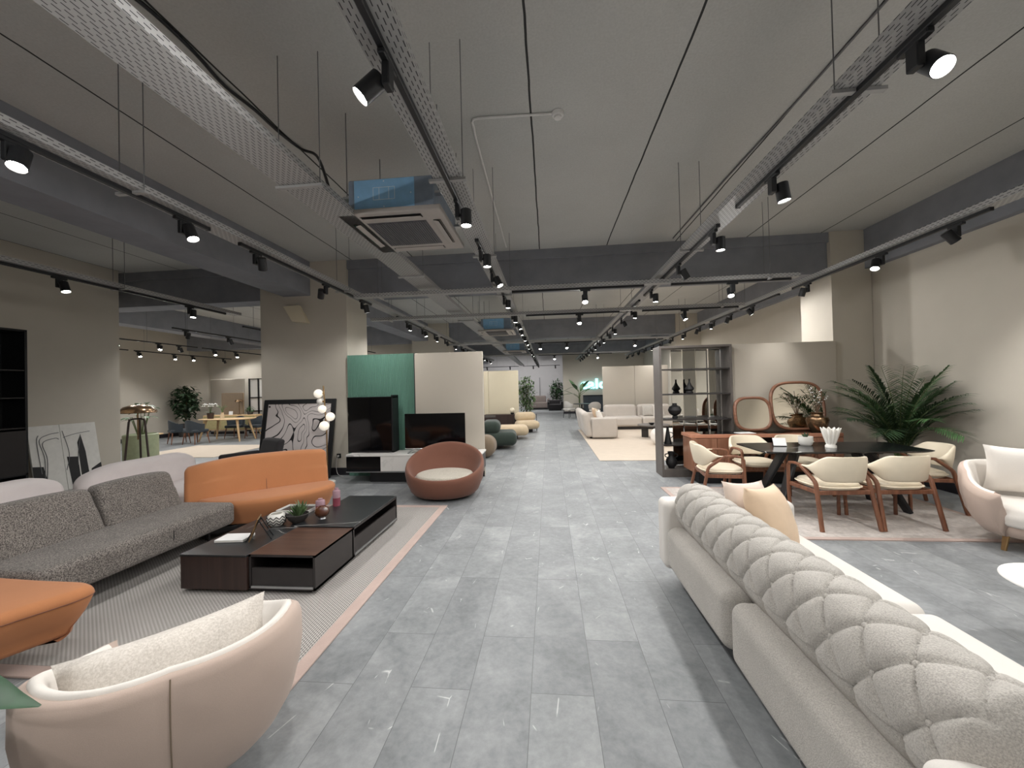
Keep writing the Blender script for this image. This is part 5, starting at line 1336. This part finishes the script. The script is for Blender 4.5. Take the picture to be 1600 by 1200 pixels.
MB().lathe([(0, 0), (.24, 0), (.24, .02), (.04, .05), (.035, .72)], seg=20, cap0=False).build('pedestal', M['black'], t)
def office_chair(label, loc, rz, m1):
    t = thing('guest_chair', label, 'chair', loc, rz)
    MB().rbox((0, 0, .44), (.50, .48, .09), .04, 3, 4).build('seat', M[m1], t, ang=80)
    mb = MB(); N = 16; rg = []
    for i in range(N+1):
        a = math.radians(-80+160*i/N); x, y = .27*math.sin(a), .27*math.cos(a)*.95-.02
        zt = .86-.16*abs(math.sin(a))**3
        rg.append([(x, y, .52), (x*1.08, y*1.08, .54), (x*1.1, y*1.1, zt), (x, y, zt)])
    mb.quad_ring(rg); mb.build('backrest', M[m1], t, ang=50)
    for x, y in ((-.2, -.2), (.2, -.2), (-.2, .2), (.2, .2)): MB().cyl((x, y, .42), (x*1.15, y*1.15, 0), .016, .012, 8).build('leg', M['black'], t)
    return t
office_chair('pale grey chair with rounded back at the round dark table', (2.16, 18.55, 0), PI, 'grey_sofa')
office_chair('white chair turned sideways at the round dark table', (1.05, 19.95, 0), 2.2, 'seat_white')

# ================================================================ RIGHT LIVING AREA
t = thing('area_rug', 'large beige rug under the grey corner sofa', 'rug', (2.75, 11.35, 0))
MB().box((0, 0, .006), (3.4, 6.0, .012), .003, 1).build('field', M['rug_beige'], t, smooth=False)
ZB = .012
t = thing('corner_sofa_end', 'warm grey sofa with its back to the walkway on the beige rug', 'sofa', (1.53, 13.1, ZB))
MB().rbox((0.10, 0, .27), (.84, 2.6, .34), .08, 4, 8).build('seat', M['grey_sofa'], t, ang=80)
for y0, y1 in ((-1.40, -.02), (.0, 1.40)):
    mb = MB(); back_slab(mb, (-.33, (y0+y1)/2, .05), y1-y0, .76, .24, math.radians(9), PI/2, .10); mb.build('backrest', M['grey_sofa'], t, ang=80)
for y in (-1.28, 1.30): MB().rbox((.11, y, .33), (.76, .26, .60), .06, 4, 6).build('armrest', M['grey_sofa'], t, ang=80)
MB().box((.05, 0, .045), (.7, 2.4, .09)).build('base', M['black'], t, smooth=False)
t = thing('long_sofa', 'long warm grey sofa along the far edge of the beige rug', 'sofa', (3.30, 14.55, 0.0))
MB().rbox((-.62, -.05, .29), (1.26, .9, .34), .09, 4, 8).build('seat', M['grey_sofa'], t, ang=80)
MB().rbox((.62, -.05, .29), (1.20, .9, .34), .09, 4, 8).build('seat', M['grey_sofa'], t, ang=80)
for x in (-.62, .62):
    mb = MB(); back_slab(mb, (x, .33, .12), 1.26, .76, .24, math.radians(8), 0, .10); mb.build('backrest', M['grey_sofa'], t, ang=80)
MB().box((0, 0, .06), (2.3, .7, .12)).build('base', M['darkpanel'], t, smooth=False)
def cush_far(label, loc, s, m_, e): cushion('cushion', label, s, s, .16, m_, loc, e)
cush_far('blush cushion on the sofa backing the walkway', (1.62, 13.75, .64), .42, 'peach', (math.radians(75), 0, PI/2+.2))
cush_far('oatmeal cushion at the near end of the sofa backing the walkway', (1.60, 12.45, .62), .44, 'ivory_fabric', (math.radians(72), 0, PI/2-.3))
cush_far('sand cushion in the middle of the sofa backing the walkway', (1.66, 13.15, .62), .42, 'tan', (math.radians(70), 0, PI/2+.1))
cush_far('white cushion on the long grey sofa', (3.98, 14.50, .66), .44, 'ivory_fabric', (math.radians(72), 0, .1))
cush_far('grey cushion beside the white one on the long grey sofa', (3.62, 14.52, .66), .44, 'boucle', (math.radians(74), 0, -.1))
partition('greige partition panel of two boards behind the long grey sofa', 2.14, 4.66, 15.5, 2.36, joints=(3.38,))
t = thing('round_coffee_table', 'dark round coffee table on slab legs on the beige rug', 'coffee table', (3.10, 11.85, ZB))
MB().lathe([(0, .36), (.44, .36), (.46, .375), (.455, .40), (0, .40)], seg=40, cap0=False, cap1=False).build('tabletop', M['shelf'], t)
for i in range(3):
    a = i*2*PI/3+.4; MB().box((.27*math.cos(a), .27*math.sin(a), .18), (.2, .06, .36), .01, 2, rot=Rz(a)).build('leg', M['darkpanel'], t, smooth=False)
t = thing('bowl', 'small dark bowl on the round coffee table', 'bowl', (3.02, 11.75, ZB+.40)); MB().lathe([(0, 0), (.04, 0), (.09, .06), (.085, .06), (.03, .015), (0, .015)], seg=20, cap0=False, cap1=False).build('body', M['vaseblack'], t)
t = thing('pouf', 'round ivory pouf beside the dark round coffee table', 'pouf', (3.06, 10.45, ZB)); pebble(MB(), (0, 0, .21), (.72, .72, .42), .17).build('seat', M['ivory_fabric'], t, ang=80)

# ================================================================ SIDE ROOM BEHIND THE WIDE COLUMN
t = thing('mushroom_floor_lamp', 'bronze mushroom floor lamp on three dark legs at the end of the left wall', 'floor lamp', (-9.06, 7.68, 0))
MB().lathe([(0.0, 1.43), (.12, 1.425), (.24, 1.38), (.32, 1.30), (.33, 1.26), (.31, 1.245), (.29, 1.25), (.22, 1.29), (.06, 1.31), (0, 1.31)], seg=40, cap0=False, cap1=False).build('lamp_shade', M['bronze'], t)
MB().cyl((0, 0, .66), (0, 0, 1.31), .014, seg=10).build('pole', M['bronze'], t)
for i in range(3):
    a = i*2*PI/3+.15; c, s_ = math.cos(a), math.sin(a)
    MB().path_bar([(0, 0, 1.12), (.08*c, .08*s_, 1.12), (.135*c, .135*s_, 1.10), (.15*c, .15*s_, 1.05), (.24*c, .24*s_, 0)], .035, .035).build('leg', M['darkwood'], t, ang=50)
t = thing('tall_planter', 'olive cylinder planter with leafy plant behind the mushroom lamp', 'plant', (-9.95, 8.5, 0))
MB().lathe([(0, 0), (.33, 0), (.33, .68), (.30, .70), (.28, .66), (0, .62)], seg=36, cap0=False, cap1=False).build('planter', M['olive'], t)
lv = MB(); st = MB(); rnd = random.Random(8)
for i in range(16):
    a = i*2.4; h = .35+.45*rnd.random(); p1 = Vector((.18*math.cos(a), .18*math.sin(a), .66+h)); st.tube([(0.04*math.cos(a), .04*math.sin(a), .6), p1*1.0], .006, 5)
    blade(lv, p1-Vector((0, 0, .01)), p1+Vector((.22*math.cos(a+.5), .22*math.sin(a+.5), .05)), .14, n=5, droop=.1)
st.build('stems', M['stem'], t); lv.build('leaves', M['leaf'], t)
o = MB().box((-9.9, 10.2, .006), (2.6, 2.2, .012), .003, 1).build('area_rug', M['rug_beige'], None, smooth=False); props(o, 'pale cream sheet added for the warm light pool on the side room floor', 'rug')  # cream sheet in place of a warm pool of light on the floor
t = thing('side_table', 'small side table with pale top and white wire legs in the side room', 'side table', (-11.95, 10.5, 0))
MB().lathe([(0, .46), (.28, .46), (.28, .48), (0, .48)], seg=32, cap0=False, cap1=False).build('tabletop', M['oak'], t)
for i in range(3):
    a = i*2*PI/3; MB().tube([(.2*math.cos(a-.3), .2*math.sin(a-.3), .46), (.2*math.cos(a), .2*math.sin(a), .0), (.2*math.cos(a+.3), .2*math.sin(a+.3), .46)], .007, 6).build('wire_leg', M['white'], t)
t = thing('oak_dining_table', 'light oak dining table with splayed legs in the side room', 'dining table', (-11.3, 12.55, 0))
ol = [(.95*math.copysign(abs(math.cos(a))**.7, math.cos(a)), .48*math.copysign(abs(math.sin(a))**.7, math.sin(a))) for a in [2*PI*i/48 for i in range(48)]]
MB().slab(ol, .735, .77, .012, shrink0=.05).build('tabletop', M['oak'], t, ang=50)
for sx in (-1, 1):
    for sy in (-1, 1): MB().cyl((sx*.58, sy*.25, .735), (sx*.76, sy*.36, 0), .042, .022, 12).build('leg', M['oak'], t)
def slate_chair(label, loc, rz):
    t = thing('slate_chair', label, 'chair', loc, rz)
    MB().rbox((0, 0, .43), (.52, .50, .10), .045, 3, 4).build('seat', M['slate'], t, ang=80)
    N = 18; rg = []
    for i in range(N+1):
        a = math.radians(-95+190*i/N); x, y = .29*math.sin(a), -.28*math.cos(a)+.02
        zt = .80-.14*abs(math.sin(a))**2
        rg.append([(x*.9, y*.9, .40), (x, y, .40), (x*1.06, y*1.06, zt), (x*.95, y*.95, zt)])
    mb = MB(); mb.quad_ring(rg); mb.build('backrest', M['slate'], t, ang=50)
    for x, y in ((-.2, -.2), (.2, -.2), (-.2, .2), (.2, .2)): MB().cyl((x, y, .40), (x*1.25, y*1.25, 0), .022, .012, 8).build('leg', M['walnut'], t)
    return t
s0 = slate_chair('slate grey chair at the near left corner of the oak table', (-12.45, 11.85, 0), -.55)
dup(s0, (-11.72, 11.75, 0), -.1, 'slate grey chair at the near long side of the oak table')
dup(s0, (-11.6, 13.25, 0), PI+.1, 'slate grey chair on the far side of the oak table')
dup(s0, (-10.75, 13.2, 0), PI-.1, 'slate grey chair on the far side of the oak table, nearer the oak sideboard')
t = lathe_thing('orchid_pot', 'white orchid in a brown pot on the oak table', 'plant', (-11.95, 12.55, .77), [(0, 0), (.09, 0), (.11, .2), (.10, .2), (.09, .17), (0, .17)], 'darkwood', 'pot')
st = MB(); fl = MB(); lv = MB(); rnd = random.Random(4)
for i in range(6):
    a = i*1.1; p = catmull([(0, 0, .17), (.05*math.cos(a), .05*math.sin(a), .4), (.20*math.cos(a), .12*math.sin(a), .52), (.3*math.cos(a), .15*math.sin(a), .42)], 5); st.tube(p, .005, 5)
    for q in p[6::2]: fl.sphere(q+Vector((0, 0, .01)), .026, 1, 1, .6, u=7, v=5)
    blade(lv, (0, 0, .18), (.2*math.cos(a), .2*math.sin(a), .26), .06, n=4)
st.build('stems', M['stem'], t); fl.build('blossoms', M['paper'], t); lv.build('leaves', M['leaf'], t)
t = lathe_thing('flower_vase', 'pale glass vase with dry stems on the oak table', 'vase', (-11.45, 12.5, .77), [(0, 0), (.07, 0), (.06, .12), (.04, .2), (.055, .22), (.05, .22), (.03, .19), (0, .02)], 'tan')
st = MB()
for i in range(9): a = i*.7; st.tube(catmull([(0, 0, .18), (.05*math.cos(a), .05*math.sin(a), .36), (.17*math.cos(a), .12*math.sin(a), .42+.03*(i % 3))], 4), .006, 5)
st.build('stems', M['leaf_ficus'], t)
t = thing('oak_sideboard', 'light oak sideboard with amber fronts in the side room', 'sideboard', (-12.3, 13.95, 0))
MB().b2((-1.1, -.22, .24), (1.1, .22, .82), .008, 1).build('cabinet_body', M['oak'], t, smooth=False)
for x0, x1 in ((-1.06, -.36), (-.34, .34), (.36, 1.06)): MB().b2((x0, -.232, .28), (x1, -.218, .78), .003, 1).build('door', M['amberpane'], t, smooth=False)
for sx in (-1, 1):
    for sy in (-1, 1): MB().cyl((sx*.9, sy*.14, .25), (sx*1.0, sy*.18, 0), .028, .016, 10).build('leg', M['oak'], t)
t = thing('bronze_wall_mirror', 'square bronze tinted mirror standing on the oak sideboard', 'mirror', (-12.5, 14.12, .82))
MB().b2((-.46, -.0, .0), (.46, .02, .84), .003, 1).build('glass', M['taupe'], t, smooth=False)
MB().b2((-.47, .015, .0), (.47, .035, .85), .003, 1).build('backing', M['brass'], t, smooth=False)
t = thing('table_lamp', 'small dark table lamp on the oak sideboard', 'lamp', (-12.05, 13.95, .82))
MB().lathe([(0, 0), (.07, 0), (.07, .02), (.012, .03), (.012, .48), (.15, .50), (.13, .57), (.04, .60), (0, .60)], seg=24, cap0=False, cap1=False).build('body', M['bronze'], t)
t = lathe_thing('plant_pot', 'green plant in a pot at the end of the oak sideboard', 'plant', (-11.6, 13.95, .82), [(0, 0), (.09, 0), (.11, .12), (.10, .12), (0, .1)], 'pot', 'pot'); lv = MB(); ficus(lv, (0, 0, .2), (.18, .16, .10), 60, .10, 31); lv.build('leaves', M['leaf'], t)
t = thing('picture_card', 'small white card standing on the oak sideboard', 'card', (-12.3, 13.82, .82)); MB().box((0, 0, .07), (.16, .012, .14), .002, 1, rot=Euler((-.12, 0, 0))).build('card', M['paper'], t, smooth=False)
tree('dense dark green tree in the far corner of the side room', (-14.3, 13.9, 0), 2.05, (.46, .46, .70), 800, .20, 'leaf_dark', 21, pot=(.26, .5))
partition('pale partition panel behind the oak sideboard', -13.9, -12.4, 14.6, 2.25)
t = thing('grid_shelf', 'black metal grid shelf beside the oak sideboard', 'shelving', (-11.72, 14.7, 0))
mb = MB()
for x in (-.52, -.12, .16, .52): mb.b2((x-.018, -.03, 0), (x+.018, .03, 2.25))
for z in (.02, .62, .9, 1.45, 2.21): mb.b2((-.52, -.03, z), (.52, .03, z+.035))
mb.build('frame', M['black'], t, smooth=False)
MB().b2((-.5, .03, .05), (.5, .04, 2.2)).build('back_panel', M['white'], t, smooth=False)
